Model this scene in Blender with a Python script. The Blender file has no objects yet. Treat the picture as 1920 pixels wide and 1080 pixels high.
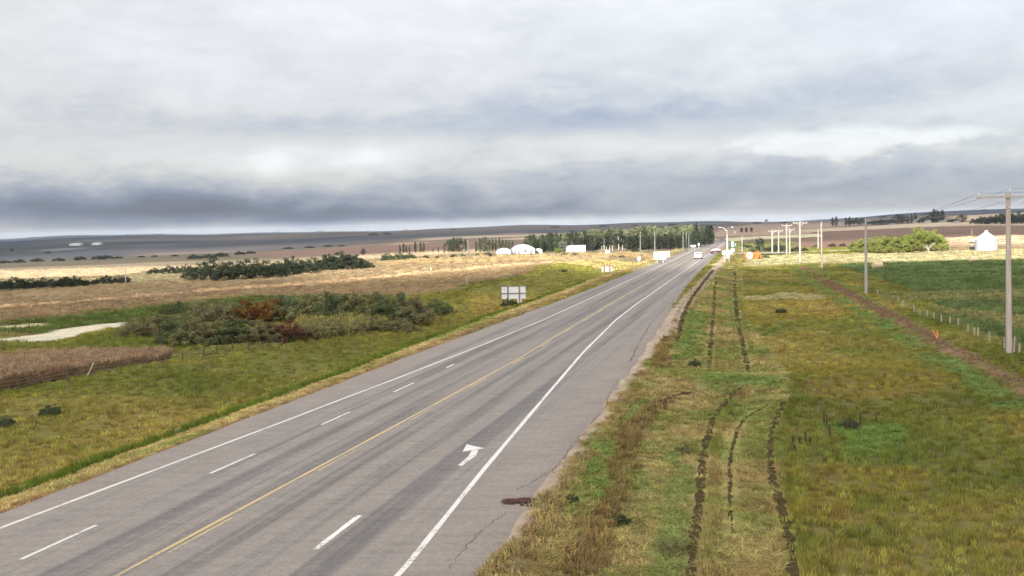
import bpy, math, random
import numpy as np
from mathutils import Matrix, Vector

random.seed(7)
rng = np.random.default_rng(11)
SC = bpy.context.scene
COL = SC.collection

# ------------------------------------------------------------------ camera
CAM_H = 9.5
FPX = 1734.0                      # focal length in 1920-wide pixels
PITCH = math.atan((540 - 425.5) / FPX)
ROLL = math.radians(1.34)
_c, _s, _cp, _sp = math.cos(ROLL), math.sin(ROLL), math.cos(PITCH), math.sin(PITCH)
CR = Vector((_c, -_s * _sp, -_s * _cp))
CU = Vector((_s, _c * _sp, _c * _cp))
CF = Vector((0, _cp, -_sp))
cam = bpy.data.cameras.new('camera')
cam.sensor_width = 36.0
cam.lens = 36.0 * FPX / 1920.0
cam.clip_start = 0.5
cam.clip_end = 40000
camo = bpy.data.objects.new('camera', cam)
COL.objects.link(camo)
camo.matrix_world = Matrix(((CR.x, CU.x, -CF.x, 0), (CR.y, CU.y, -CF.y, 0), (CR.z, CU.z, -CF.z, CAM_H), (0, 0, 0, 1)))
SC.camera = camo

# ------------------------------------------------------------------ exposure
SC.view_settings.view_transform = 'Standard'
SC.view_settings.look = 'None'
SC.view_settings.gamma = 1.0
SC.view_settings.use_curve_mapping = False
SC.view_settings.exposure = 1.55
SC.cycles.use_denoising = True
SC.cycles.max_bounces = 6
SC.cycles.diffuse_bounces = 3
SC.cycles.transparent_max_bounces = 8

# ------------------------------------------------------------------ sun
SUN_EL = math.radians(25)
SUN_AZ = math.radians(25)         # behind the camera, this far to its left
TO_SUN = Vector((-math.sin(SUN_AZ) * math.cos(SUN_EL), -math.cos(SUN_AZ) * math.cos(SUN_EL), math.sin(SUN_EL)))
sun = bpy.data.lights.new('sun', 'SUN')
sun.energy = 4.6
sun.angle = math.radians(0.5)
sun.color = (1.0, 0.94, 0.84)
suno = bpy.data.objects.new('sun', sun)
COL.objects.link(suno)
suno.rotation_euler = TO_SUN.to_track_quat('Z', 'Y').to_euler()

# ------------------------------------------------------------------ world: overcast sky with cloud banks
W = bpy.data.worlds.new('World')
SC.world = W
W.use_nodes = True
WT = W.node_tree
WT.nodes.clear()


class NB:
    """small helper for building node graphs"""
    def __init__(self, nt):
        self.nt = nt

    def n(self, t, **kw):
        nd = self.nt.nodes.new(t)
        for k, v in kw.items():
            setattr(nd, k, v)
        return nd

    def put(self, sock, v):
        if hasattr(v, 'is_output') or isinstance(v, bpy.types.NodeSocket):
            self.nt.links.new(v, sock)
        else:
            sock.default_value = v

    def m(self, op, a, b=0.0, c=0.0, clamp=False):
        nd = self.n('ShaderNodeMath', operation=op, use_clamp=clamp)
        self.put(nd.inputs[0], a)
        self.put(nd.inputs[1], b)
        self.put(nd.inputs[2], c)
        return nd.outputs[0]

    def mix(self, f, a, b, mode='MIX'):
        nd = self.n('ShaderNodeMix', data_type='RGBA', blend_type=mode)
        self.put(nd.inputs[0], f)
        self.put(nd.inputs[6], a if not isinstance(a, tuple) else (a + (1,) if len(a) == 3 else a))
        self.put(nd.inputs[7], b if not isinstance(b, tuple) else (b + (1,) if len(b) == 3 else b))
        return nd.outputs[2]

    def xyz(self, x, y, z):
        nd = self.n('ShaderNodeCombineXYZ')
        self.put(nd.inputs[0], x)
        self.put(nd.inputs[1], y)
        self.put(nd.inputs[2], z)
        return nd.outputs[0]

    def noise(self, vec, scale, detail=4, rough=0.55, lac=2.0, dist=0.0):
        nd = self.n('ShaderNodeTexNoise')
        if vec is not None:
            self.put(nd.inputs['Vector'], vec)
        nd.inputs['Scale'].default_value = scale
        nd.inputs['Detail'].default_value = detail
        nd.inputs['Roughness'].default_value = rough
        nd.inputs['Lacunarity'].default_value = lac
        nd.inputs['Distortion'].default_value = dist
        return nd.outputs['Fac']

    def rng(self, v, a, b, c=0.0, d=1.0, smooth=False):
        nd = self.n('ShaderNodeMapRange')
        if smooth:
            nd.interpolation_type = 'SMOOTHSTEP'
        self.put(nd.inputs['Value'], v)
        nd.inputs['From Min'].default_value = a
        nd.inputs['From Max'].default_value = b
        nd.inputs['To Min'].default_value = c
        nd.inputs['To Max'].default_value = d
        return nd.outputs[0]

    def vscale(self, v, s):
        nd = self.n('ShaderNodeVectorMath', operation='MULTIPLY')
        self.put(nd.inputs[0], v)
        nd.inputs[1].default_value = s
        return nd.outputs[0]


def build_world():
    b = NB(WT)
    tc = b.n('ShaderNodeTexCoord')
    sep = b.n('ShaderNodeSeparateXYZ')
    WT.links.new(tc.outputs['Generated'], sep.inputs[0])
    x, y, z = sep.outputs
    zc = b.m('MAXIMUM', z, 0.0)
    az0 = b.m('ARCTAN2', x, y)
    el0 = b.m('ARCSINE', z)
    # cloud layer seen in perspective
    den = b.m('ADD', zc, 0.20)
    lay = b.xyz(b.m('DIVIDE', x, den), b.m('DIVIDE', y, den), 3.1)
    n1 = b.noise(lay, 0.9, 3, 0.5, dist=0.3)
    n2 = b.noise(lay, 3.4, 8, 0.64, dist=0.5)
    sph = b.xyz(b.m('MULTIPLY', az0, 1.0), b.m('MULTIPLY', el0, 2.2), 0.7)
    n3 = b.noise(sph, 9.0, 6, 0.6, dist=0.3)
    n4 = b.noise(sph, 26.0, 5, 0.6, dist=0.3)
    # ragged coordinates for the cloud banks
    az = b.m('ADD', az0, b.m('MULTIPLY', b.m('SUBTRACT', n3, 0.5), 0.16))
    el = b.m('ADD', el0, b.m('MULTIPLY', b.m('SUBTRACT', n3, 0.5), 0.030))
    el = b.m('ADD', el, b.m('MULTIPLY', b.m('SUBTRACT', n4, 0.5), 0.012))

    def blob(px, py, sx, sy, gain):
        a0 = math.atan((px - 960) / FPX)
        e0 = (448 - 44.8 * px / 1920.0 - py) / FPX
        u = b.m('DIVIDE', b.m('SUBTRACT', az, a0), sx / FPX)
        v = b.m('DIVIDE', b.m('SUBTRACT', el, e0), sy / FPX)
        q = b.m('ADD', b.m('MULTIPLY', u, u), b.m('MULTIPLY', v, v))
        return b.m('MULTIPLY', b.m('EXPONENT', b.m('MULTIPLY', q, -0.7)), gain)

    # overcast luminance rises from horizon to zenith
    lum = b.m('MULTIPLY_ADD', zc, 1.2, 1.0)
    soft = b.m('ADD', b.m('MULTIPLY', b.m('SUBTRACT', n1, 0.5), 0.36), b.m('MULTIPLY', b.m('SUBTRACT', n2, 0.5), 0.36))
    soft = b.m('ADD', soft, b.m('MULTIPLY', b.m('SUBTRACT', n3, 0.5), 0.26))
    soft = b.m('ADD', soft, b.m('MULTIPLY', b.m('SUBTRACT', n4, 0.5), 0.20))
    val = b.m('ADD', 1.0, soft)
    banks = [(60, 392, 520, 30, -0.38), (420, 400, 420, 24, -0.28), (760, 402, 330, 16, -0.22), (980, 402, 380, 10, -0.13), (1180, 345, 480, 40, -0.17),
             (1750, 350, 420, 34, -0.17), (1150, 225, 360, 30, -0.20), (700, 250, 330, 22, -0.08), (1620, 185, 300, 40, -0.12), (330, 240, 320, 24, -0.06),
             (540, 305, 40, 24, 0.26), (712, 294, 50, 18, 0.22), (450, 312, 220, 20, 0.06),
             (170, 310, 260, 24, 0.05), (900, 40, 600, 80, 0.08), (1240, 270, 170, 18, 0.10), (1830, 220, 90, 16, .10)]
    for bk in banks:
        val = b.m('ADD', val, blob(*bk))
    # opening in the cloud, with hard ragged rims
    op = blob(1580, 272, 150, 30, 1.0)
    op = b.m('ADD', op, blob(1820, 270, 70, 16, 0.7))
    op = b.m('ADD', op, b.m('MULTIPLY', b.m('SUBTRACT', n4, 0.5), 1.1))
    op = b.m('ADD', op, b.m('MULTIPLY', b.m('SUBTRACT', n3, 0.5), 0.9))
    opm = b.rng(op, 0.45, 1.0, smooth=True)
    val = b.m('ADD', val, b.m('MULTIPLY', opm, 0.30))
    # clear strip at the horizon
    hz = b.m('EXPONENT', b.m('MULTIPLY', b.m('DIVIDE', b.m('MAXIMUM', b.m('ADD', el, -0.001), 0.0), 0.0030), -1.0))
    hz = b.m('MULTIPLY', hz, b.rng(az0, -0.52, -0.10, 0.25, 1.0, smooth=True))
    val = b.m('ADD', val, b.m('MULTIPLY', hz, 0.34))
    val = b.m('MAXIMUM', val, 0.2)
    lum = b.m('MULTIPLY', lum, val)
    # bluish where thin and dark, neutral where thick and pale
    tint = b.mix(b.rng(val, 0.45, 0.95), (0.56, 0.71, 1.12), (0.992, 0.992, 1.012))
    warm = b.rng(az0, -0.5, 0.5)
    tint = b.mix(1.0, tint, b.mix(warm, (1.0, 0.985, 0.98), (0.98, 0.995, 1.02)), 'MULTIPLY')
    cloud = b.n('ShaderNodeVectorMath', operation='SCALE')
    WT.links.new(tint, cloud.inputs[0])
    WT.links.new(b.m('MULTIPLY', lum, 2.16), cloud.inputs['Scale'])
    sky = b.n('ShaderNodeTexSky')
    sky.sky_type = 'NISHITA'
    sky.sun_disc = False
    sky.sun_elevation = SUN_EL
    sky.sun_rotation = math.atan2(TO_SUN.x, TO_SUN.y)
    fin = b.mix(0.93, sky.outputs[0], cloud.outputs[0])
    bg = b.n('ShaderNodeBackground')
    WT.links.new(fin, bg.inputs['Color'])
    bg.inputs['Strength'].default_value = 0.1
    out = b.n('ShaderNodeOutputWorld')
    WT.links.new(bg.outputs[0], out.inputs[0])


build_world()

# ------------------------------------------------------------------ numpy noise
def _hash(ix, iy, seed):
    n = (ix.astype(np.int64) * 374761393 + iy.astype(np.int64) * 668265263 + seed * 974634777) & 0x7fffffff
    n = (n ^ (n >> 13)) * 1274126177 & 0x7fffffff
    return ((n ^ (n >> 16)) & 0xffff) / 65535.0


def vnoise(x, y, scale, seed=0):
    x = np.asarray(x, float) / scale
    y = np.asarray(y, float) / scale
    ix, iy = np.floor(x), np.floor(y)
    fx, fy = x - ix, y - iy
    fx = fx * fx * (3 - 2 * fx)
    fy = fy * fy * (3 - 2 * fy)
    a = _hash(ix, iy, seed)
    b = _hash(ix + 1, iy, seed)
    c = _hash(ix, iy + 1, seed)
    d = _hash(ix + 1, iy + 1, seed)
    return (a * (1 - fx) + b * fx) * (1 - fy) + (c * (1 - fx) + d * fx) * fy


def fbm(x, y, scale, seed=0, oct=3):
    v, amp, tot = 0, 1.0, 0
    for o in range(oct):
        v = v + amp * vnoise(x, y, scale / 2 ** o, seed + o * 17)
        tot += amp
        amp *= 0.55
    return v / tot


def sstep(a, b, v):
    t = np.clip((np.asarray(v, float) - a) / (b - a), 0, 1)
    return t * t * (3 - 2 * t)


# ------------------------------------------------------------------ terrain height
RS, RC = -18.0, 0.265             # highway centre line x = RS + RC*y
COSR = 1 / math.sqrt(1 + RC * RC)


def road_x(y):
    return RS + RC * np.asarray(y, float)


def lat(x, y):
    return (np.asarray(x, float) - road_x(y)) * COSR


DK = [-90, -60, -34, -28, -21, -15.5, -12.5, -9.6, -8.3, 8.9, 10.4, 14, 18, 25, 28.5, 31, 36, 60]
DZ = [0, -.7, -.6, -.45, -.8, -1.2, -.95, -.16, -.12, -.12, -.18, -.75, -.9, -.85, -.5, -.35, -.3, 0]
YK = [0, 150, 300, 420, 540, 600, 700, 900, 1300, 2000, 3000, 4200, 6000, 14000]
EL_ = [0, -.8, -2.2, -4.5, -7, -8.2, -9, -9, -7.5, -3.5, 3, 9.6, 9, -20]
EC_ = [0, 0, 0, .2, .8, .2, -.6, -.6, .8, 3, 6, 8.8, 10, -20]
ER_ = [0, 0, 0, .5, 1.0, 1.6, 2.6, 5, 8.5, 14, 28, 30, 28, -20]


def hgt(x, y):
    x = np.asarray(x, float)
    y = np.asarray(y, float)
    yy = np.maximum(y, 1.0)
    a = x / np.maximum(yy, 60.0)
    wl = sstep(-.02, -.30, a) if False else sstep(0.02, 0.32, -a)
    wr = sstep(0.30, 0.50, a)
    e = np.interp(yy, YK, EC_) * (1 - wl - wr) + np.interp(yy, YK, EL_) * wl + np.interp(yy, YK, ER_) * wr
    far = sstep(900, 2600, yy)
    e = e + far * ((fbm(x, y, 900, 5) - 0.5) * 9.0 + (fbm(x, y, 260, 6, 2) - 0.5) * 3.2 + sstep(2200, 3600, yy) * (fbm(x, y, 560, 8, 2) - 0.5) * 12.0)
    mid = sstep(120, 400, yy) * (1 - sstep(10, 40, np.abs(lat(x, y))) * 0) * sstep(14, 60, np.abs(lat(x, y)))
    e = e + mid * (fbm(x, y, 120, 9) - 0.5) * 1.1
    e = e + sstep(2300, 3600, yy) * (1 - wr) * (4.5 * np.sin(a * 13 + 0.6) + 3.0 * np.sin(a * 29 + 2.0) + 1.6 * np.sin(a * 61))
    d = lat(x, y)
    prof = np.interp(d, DK, DZ)
    fade = 1 - sstep(380, 520, yy)
    # field approach across the right-hand ditch
    s = y * COSR + (x - road_x(y)) * 0.0
    ap = np.exp(-((yy - 57.0 - 0.04 * d) / 4.0) ** 2) * sstep(9, 12, d) * (1 - sstep(27, 33, d))
    prof = prof * (1 - 0.62 * ap)
    rough = (vnoise(x, y, 6.0, 3) - .5) * 0.16 + (vnoise(x, y, 1.7, 4) - .5) * 0.07
    rough = rough * np.where((d > -9.2) & (d < 9.8), 0.0, 1.0) * (1 - sstep(200, 500, yy))
    # low mound beside the second sign
    mound = 1.5 * np.exp(-(((x - 6.5) / 9) ** 2 + ((y - 196) / 22) ** 2))
    return e + prof * fade + rough + mound


def ray(px, py):
    u = (px - 960) / FPX
    v = -(py - 540) / FPX
    return CR * u + CU * v + CF


def P(px, py, tmax=9000):
    """ground point that a picture position shows (marching along the terrain)"""
    d = ray(px, py)
    t = np.geomspace(15, tmax, 4000)
    X, Y, Z = d.x * t, d.y * t, CAM_H + d.z * t
    below = Z < hgt(X, Y)
    i = int(np.argmax(below)) if below.any() else len(t) - 1
    if below.any() and i > 0:
        t0, t1 = t[i - 1], t[i]
        for _ in range(18):
            tm = 0.5 * (t0 + t1)
            if CAM_H + d.z * tm < float(hgt(d.x * tm, d.y * tm)):
                t1 = tm
            else:
                t0 = tm
        tt = t1
    else:
        tt = t[i]
    x, y = d.x * tt, d.y * tt
    return Vector((x, y, float(hgt(x, y))))


def mpp(p):
    """metres per 1920-wide picture pixel at a ground point"""
    return (p.y * _cp + (CAM_H - p.z) * _sp) / FPX


# ------------------------------------------------------------------ mesh helpers
class MB:
    def __init__(self):
        self.v, self.f, self.sm = [], [], False

    def quad(self, a, b, c, d):
        i = len(self.v)
        self.v += [tuple(a), tuple(b), tuple(c), tuple(d)]
        self.f.append((i, i + 1, i + 2, i + 3))
        return self

    def poly(self, pts):
        i = len(self.v)
        self.v += [tuple(p) for p in pts]
        self.f.append(tuple(range(i, i + len(pts))))
        return self

    def box(self, cx, cy, cz, sx, sy, sz, rz=0.0, taper=1.0):
        i = len(self.v)
        c, s = math.cos(rz), math.sin(rz)
        for dz in (-1, 1):
            k = taper if dz > 0 else 1
            for dx, dy in ((-1, -1), (1, -1), (1, 1), (-1, 1)):
                x, y = dx * sx / 2 * k, dy * sy / 2 * k
                self.v.append((cx + x * c - y * s, cy + x * s + y * c, cz + dz * sz / 2))
        self.f += [(i + 3, i + 2, i + 1, i), (i + 4, i + 5, i + 6, i + 7)]
        for k in range(4):
            j = (k + 1) % 4
            self.f.append((i + k, i + j, i + 4 + j, i + 4 + k))
        return self

    def tube(self, pts, radii, n=8, caps=True):
        pts = [Vector(p) for p in pts]
        if not hasattr(radii, '__len__'):
            radii = [radii] * len(pts)
        base = len(self.v)
        for k, p in enumerate(pts):
            t = (pts[min(k + 1, len(pts) - 1)] - pts[max(k - 1, 0)]).normalized()
            ref = Vector((0, 0, 1)) if abs(t.z) < 0.9 else Vector((1, 0, 0))
            a = t.cross(ref).normalized()
            b = t.cross(a).normalized()
            for q in range(n):
                an = 2 * math.pi * q / n
                self.v.append(tuple(p + (a * math.cos(an) + b * math.sin(an)) * radii[k]))
        for k in range(len(pts) - 1):
            for q in range(n):
                r = (q + 1) % n
                i0 = base + k * n
                self.f.append((i0 + q, i0 + r, i0 + n + r, i0 + n + q))
        if caps:
            self.f.append(tuple(base + q for q in range(n)))
            self.f.append(tuple(base + (len(pts) - 1) * n + q for q in reversed(range(n))))
        return self

    def prism(self, prof, axis_pts):
        """closed outline prof (list of 2-tuples a,b) swept between functions axis_pts(a,b,t) for t=0,1"""
        n = len(prof)
        i = len(self.v)
        for t in (0, 1):
            for a, b in prof:
                self.v.append(tuple(axis_pts(a, b, t)))
        self.f.append(tuple(i + k for k in range(n)))
        self.f.append(tuple(i + n + k for k in reversed(range(n))))
        for k in range(n):
            j = (k + 1) % n
            self.f.append((i + k, i + n + k, i + n + j, i + j))
        return self

    def mesh(self, name, mat=None, smooth=False):
        me = bpy.data.meshes.new(name)
        me.from_pydata(self.v, [], self.f)
        me.update()
        if smooth:
            me.polygons.foreach_set('use_smooth', [True] * len(me.polygons))
        if mat is not None:
            me.materials.append(mat)
        return me

    def build(self, name, mat, parent=None, smooth=False, loc=None):
        return link(name, self.mesh(name, mat, smooth), parent, loc)


def link(name, me, parent=None, loc=None):
    o = bpy.data.objects.new(name, me)
    COL.objects.link(o)
    if parent is not None:
        o.parent = parent
    if loc is not None:
        o.location = loc
    return o


def tag(o, label=None, cat=None, group=None, kind=None):
    if label:
        o['label'] = label
    if cat:
        o['category'] = cat
    if group:
        o['group'] = group
    if kind:
        o['kind'] = kind
    return o


def empty(name, loc, rz=0.0, label=None, cat=None, group=None):
    o = bpy.data.objects.new(name, None)
    o.empty_display_size = 0.5
    COL.objects.link(o)
    o.location = loc
    o.rotation_euler = (0, 0, rz)
    return tag(o, label, cat, group)


def copy_tree(o, parent=None):
    c = o.copy()
    COL.objects.link(c)
    c.parent = parent
    for ch in o.children:
        copy_tree(ch, c)
    return c


ORD = ['first', 'second', 'third', 'fourth', 'fifth', 'sixth', 'seventh', 'eighth', 'ninth', 'tenth', 'eleventh', 'twelfth',
       'thirteenth', 'fourteenth', 'fifteenth', 'sixteenth', 'seventeenth', 'eighteenth', 'nineteenth', 'twentieth',
       'twenty first', 'twenty second', 'twenty third', 'twenty fourth']


def lin(r, g, b, k=1.0):
    def f(c):
        c /= 255.0
        return c / 12.92 if c <= 0.04045 else ((c + 0.055) / 1.055) ** 2.4
    return np.array([f(r) * k, f(g) * k, f(b) * k])


# ------------------------------------------------------------------ materials
def new_mat(name):
    m = bpy.data.materials.new(name)
    m.use_nodes = True
    m.node_tree.nodes.clear()
    b = NB(m.node_tree)
    out = b.n('ShaderNodeOutputMaterial')
    return m, b, out


def plain(name, col, rough=0.7, var=0.18, scale=3.0, metal=0.0, streak=None, spec=0.3):
    """paint, wood, metal ...: base colour with grain and grime"""
    m, b, out = new_mat(name)
    tc = b.n('ShaderNodeTexCoord')
    v = tc.outputs['Object']
    if streak:
        v = b.vscale(v, streak)
    n = b.noise(v, scale, 5, 0.6)
    k = b.rng(n, 0.25, 0.75, 1 - var, 1 + var)
    c = b.mix(1.0, tuple(col), b.xyz(k, k, k), 'MULTIPLY')
    p = b.n('ShaderNodeBsdfPrincipled')
    b.put(p.inputs['Base Color'], c)
    p.inputs['Roughness'].default_value = rough
    p.inputs['Metallic'].default_value = metal
    p.inputs['Specular IOR Level'].default_value = spec
    b.nt.links.new(p.outputs[0], out.inputs[0])
    return m


def foliage_mat(name, attr_type, attr, col=None, hue=0.02, val=0.28, trans=0.3):
    m, b, out = new_mat(name)
    if attr_type == 'INSTANCER':
        at = b.n('ShaderNodeAttribute', attribute_type='INSTANCER', attribute_name=attr)
        c = at.outputs['Color']
        oi = b.n('ShaderNodeObjectInfo')
        r = oi.outputs['Random']
    else:
        at = b.n('ShaderNodeAttribute', attribute_type='GEOMETRY', attribute_name=attr)
        r = at.outputs['Fac']
        oi = b.n('ShaderNodeObjectInfo')
        ov = b.m('MULTIPLY_ADD', oi.outputs['Random'], 0.35, 0.83)
        c = b.mix(1.0, tuple(col), b.xyz(ov, ov, ov), 'MULTIPLY')
    hs = b.n('ShaderNodeHueSaturation')
    b.put(hs.inputs['Hue'], b.rng(r, 0, 1, 0.5 - hue, 0.5 + hue))
    b.put(hs.inputs['Value'], b.rng(r, 0, 1, 1 - val, 1 + val))
    b.put(hs.inputs['Color'], c)
    df = b.n('ShaderNodeBsdfDiffuse')
    tr = b.n('ShaderNodeBsdfTranslucent')
    b.nt.links.new(hs.outputs[0], df.inputs[0])
    b.nt.links.new(hs.outputs[0], tr.inputs[0])
    mx = b.n('ShaderNodeMixShader')
    mx.inputs[0].default_value = trans
    b.nt.links.new(df.outputs[0], mx.inputs[1])
    b.nt.links.new(tr.outputs[0], mx.inputs[2])
    b.nt.links.new(mx.outputs[0], out.inputs[0])
    return m


def ground_mat():
    m, b, out = new_mat('ground_cover')
    at = b.n('ShaderNodeAttribute', attribute_type='GEOMETRY', attribute_name='Col')
    geo = b.n('ShaderNodeNewGeometry')
    pos = geo.outputs['Position']
    na = b.noise(pos, 0.9, 6, 0.65)
    nb = b.noise(pos, 0.12, 5, 0.6)
    nc = b.noise(pos, 0.012, 5, 0.62)
    k = b.m('MULTIPLY', b.rng(na, 0.25, 0.75, 0.72, 1.28), b.rng(nb, 0.25, 0.75, 0.80, 1.2))
    k = b.m('MULTIPLY', k, b.rng(nc, 0.25, 0.75, 0.86, 1.14))
    c = b.mix(1.0, at.outputs['Color'], b.xyz(k, k, k), 'MULTIPLY')
    hs = b.n('ShaderNodeHueSaturation')
    b.put(hs.inputs['Hue'], b.rng(b.noise(pos, 0.35, 4), 0.2, 0.8, 0.48, 0.52))
    b.put(hs.inputs['Color'], c)
    p = b.n('ShaderNodeBsdfPrincipled')
    b.nt.links.new(hs.outputs[0], p.inputs['Base Color'])
    p.inputs['Roughness'].default_value = 1.0
    p.inputs['Specular IOR Level'].default_value = 0.05
    bp = b.n('ShaderNodeBump')
    bp.inputs['Strength'].default_value = 0.6
    bp.inputs['Distance'].default_value = 0.12
    b.nt.links.new(b.noise(pos, 2.2, 6, 0.7), bp.inputs['Height'])
    b.nt.links.new(bp.outputs[0], p.inputs['Normal'])
    b.nt.links.new(p.outputs[0], out.inputs[0])
    return m


def asphalt_mat():
    m, b, out = new_mat('worn_asphalt')
    uv = b.n('ShaderNodeUVMap')
    sep = b.n('ShaderNodeSeparateXYZ')
    b.nt.links.new(uv.outputs[0], sep.inputs[0])
    d, v = sep.outputs[0], sep.outputs[1]
    long1 = b.noise(b.xyz(b.m('MULTIPLY', d, 0.62), b.m('MULTIPLY', v, 0.009), 2.0), 1.0, 4, 0.6, dist=0.2)
    long2 = b.noise(b.xyz(b.m('MULTIPLY', d, 2.6), b.m('MULTIPLY', v, 0.035), 5.0), 1.0, 4, 0.6, dist=0.3)
    # worn wheel tracks: two in each lane
    wt = b.m('COSINE', b.m('MULTIPLY_ADD', d, 2 * math.pi / 1.8, 0.5))
    wt = b.m('ADD', b.m('MULTIPLY', wt, 0.13), b.m('MULTIPLY_ADD', b.m('SUBTRACT', long2, 0.5), 1.8, 0.0))
    lane = b.rng(b.m('ABSOLUTE', b.m('SUBTRACT', d, 0.3)), 5.2, 7.6, 1.0, 0.0, smooth=True)
    fac = b.m('ADD', b.m('MULTIPLY', b.m('SUBTRACT', long1, 0.5), 1.9), b.m('ADD', wt, 0.46))
    fac = b.m('MULTIPLY', b.rng(fac, 0.15, 0.85, smooth=True), lane)
    c = b.mix(fac, (0.188, 0.164, 0.142), (0.112, 0.102, 0.097))
    # brownish outer shoulder
    sh = b.rng(b.m('ABSOLUTE', b.m('SUBTRACT', d, 0.3)), 6.4, 8.4, 0, 1, smooth=True)
    c = b.mix(b.m('MULTIPLY', sh, 0.6), c, (0.190, 0.156, 0.132))
    # transverse ripples and stone grain
    xy = b.xyz(d, v, 0)
    g1 = b.noise(xy, 14.0, 4, 0.8)
    g2 = b.noise(b.xyz(b.m('MULTIPLY', d, 0.5), b.m('MULTIPLY', v, 2.2), 0), 1.0, 4, 0.65)
    g3 = b.noise(xy, 0.35, 4, 0.6)
    g4 = b.noise(xy, 5.0, 4, 0.7)
    k = b.m('MULTIPLY', b.rng(g1, 0.25, 0.75, 0.74, 1.26), b.rng(g2, 0.25, 0.75, 0.84, 1.16))
    k = b.m('MULTIPLY', k, b.rng(g3, 0.25, 0.75, 0.92, 1.08))
    k = b.m('MULTIPLY', k, b.rng(g4, 0.25, 0.75, 0.78, 1.22))
    c = b.mix(1.0, c, b.xyz(k, k, k), 'MULTIPLY')
    # sealed cracks running along the road
    cr = b.m('ABSOLUTE', b.m('SUBTRACT', b.noise(b.xyz(b.m('MULTIPLY', d, 0.35), b.m('MULTIPLY', v, 0.05), 9.0), 1.0, 6, 0.6), 0.5))
    crm = b.rng(cr, 0.0, 0.006, 0.55, 0.0)
    crm = b.m('MULTIPLY', crm, b.rng(b.noise(xy, 0.08, 2), 0.5, 0.62))
    c = b.mix(crm, c, (0.07, 0.06, 0.06))
    p = b.n('ShaderNodeBsdfPrincipled')
    b.nt.links.new(c, p.inputs['Base Color'])
    p.inputs['Roughness'].default_value = 0.85
    p.inputs['Specular IOR Level'].default_value = 0.25
    bp = b.n('ShaderNodeBump')
    bp.inputs['Strength'].default_value = 0.35
    bp.inputs['Distance'].default_value = 0.02
    b.nt.links.new(b.m('ADD', g1, g4), bp.inputs['Height'])
    b.nt.links.new(bp.outputs[0], p.inputs['Normal'])
    b.nt.links.new(p.outputs[0], out.inputs[0])
    return m


def paint_mat(name, col, under, wear):
    m, b, out = new_mat(name)
    geo = b.n('ShaderNodeNewGeometry')
    pos = geo.outputs['Position']
    n = b.noise(pos, 7.0, 6, 0.75)
    n2 = b.noise(pos, 0.5, 3, 0.6)
    w = b.rng(b.m('ADD', n, b.m('MULTIPLY', b.m('SUBTRACT', n2, 0.5), 0.7)), wear, wear + 0.16, 1.0, 0.0)
    c = b.mix(w, tuple(under), tuple(col))
    p = b.n('ShaderNodeBsdfPrincipled')
    b.nt.links.new(c, p.inputs['Base Color'])
    p.inputs['Roughness'].default_value = 0.7
    b.nt.links.new(p.outputs[0], out.inputs[0])
    return m


M = {}
M['ground'] = ground_mat()
M['asphalt'] = asphalt_mat()
M['white_paint'] = paint_mat('white_road_paint', (0.50, 0.475, 0.44), (0.17, 0.152, 0.138), 0.555)
M['worn_white'] = paint_mat('worn_white_road_paint', (0.60, 0.57, 0.53), (0.19, 0.17, 0.155), 0.50)
M['yellow_paint'] = paint_mat('yellow_road_paint', (0.40, 0.29, 0.125), (0.18, 0.16, 0.14), 0.55)
M['faded_yellow'] = paint_mat('faded_yellow_road_paint', (0.36, 0.27, 0.125), (0.17, 0.15, 0.13), 0.48)
M['tar'] = plain('crack_tar', (0.07, 0.055, 0.05), 0.8, 0.4, 6)
M['pole_wood'] = plain('grey_pole_wood', (0.36, 0.31, 0.27), 0.85, 0.25, 6, streak=(1, 1, 0.08))
M['pale_wood'] = plain('pale_pole_wood', (0.30, 0.275, 0.25), 0.85, 0.2, 6, streak=(1, 1, 0.08))
M['post_wood'] = plain('weathered_post_wood', (0.075, 0.062, 0.052), 0.9, 0.3, 8, streak=(1, 1, 0.15))
M['pale_post'] = plain('pale_post_wood', (0.33, 0.30, 0.23), 0.9, 0.25, 8, streak=(1, 1, 0.15))
M['white_metal'] = plain('white_painted_metal', (0.52, 0.52, 0.51), 0.45, 0.06, 1.2)
M['sign_back'] = plain('pale_sign_panel', (0.60, 0.59, 0.57), 0.5, 0.07, 2.5)
M['sign_post'] = plain('grey_sign_post', (0.16, 0.16, 0.175), 0.7, 0.2, 5)
M['brown_sign'] = plain('brown_sign_panel', (0.055, 0.035, 0.025), 0.7, 0.2, 2)
M['tan_board'] = plain('weathered_tan_board', (0.46, 0.41, 0.35), 0.8, 0.15, 3)
M['teal_sign'] = plain('blue_green_sign_panel', (0.22, 0.36, 0.40), 0.5, 0.08, 2)
M['galv'] = plain('galvanised_steel', (0.55, 0.56, 0.57), 0.4, 0.1, 2, metal=0.3)
M['bin_steel'] = plain('bright_bin_steel', (0.31, 0.32, 0.34), 0.5, 0.06, 0.8, metal=0.15)
M['dark_metal'] = plain('dark_steel', (0.06, 0.06, 0.065), 0.5, 0.2, 4)
M['insulator'] = plain('grey_porcelain', (0.55, 0.57, 0.60), 0.25, 0.05, 4)
M['wire'] = plain('grey_conductor', (0.20, 0.20, 0.21), 0.5, 0.1, 1)
M['car_white'] = plain('white_car_paint', (0.80, 0.79, 0.78), 0.25, 0.03, 1, spec=0.5)
M['car_dark'] = plain('dark_red_car_paint', (0.09, 0.045, 0.05), 0.3, 0.05, 1, spec=0.5)
M['glass'] = plain('dark_window_glass', (0.03, 0.035, 0.04), 0.08, 0.05, 1, spec=0.6)
M['tyre'] = plain('black_rubber', (0.025, 0.025, 0.025), 0.9, 0.2, 4)
M['tail'] = plain('red_tail_lamp', (0.45, 0.03, 0.02), 0.3, 0.05, 2)
M['orange'] = plain('orange_conduit_plastic', (0.55, 0.12, 0.025), 0.45, 0.1, 4)
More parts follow.
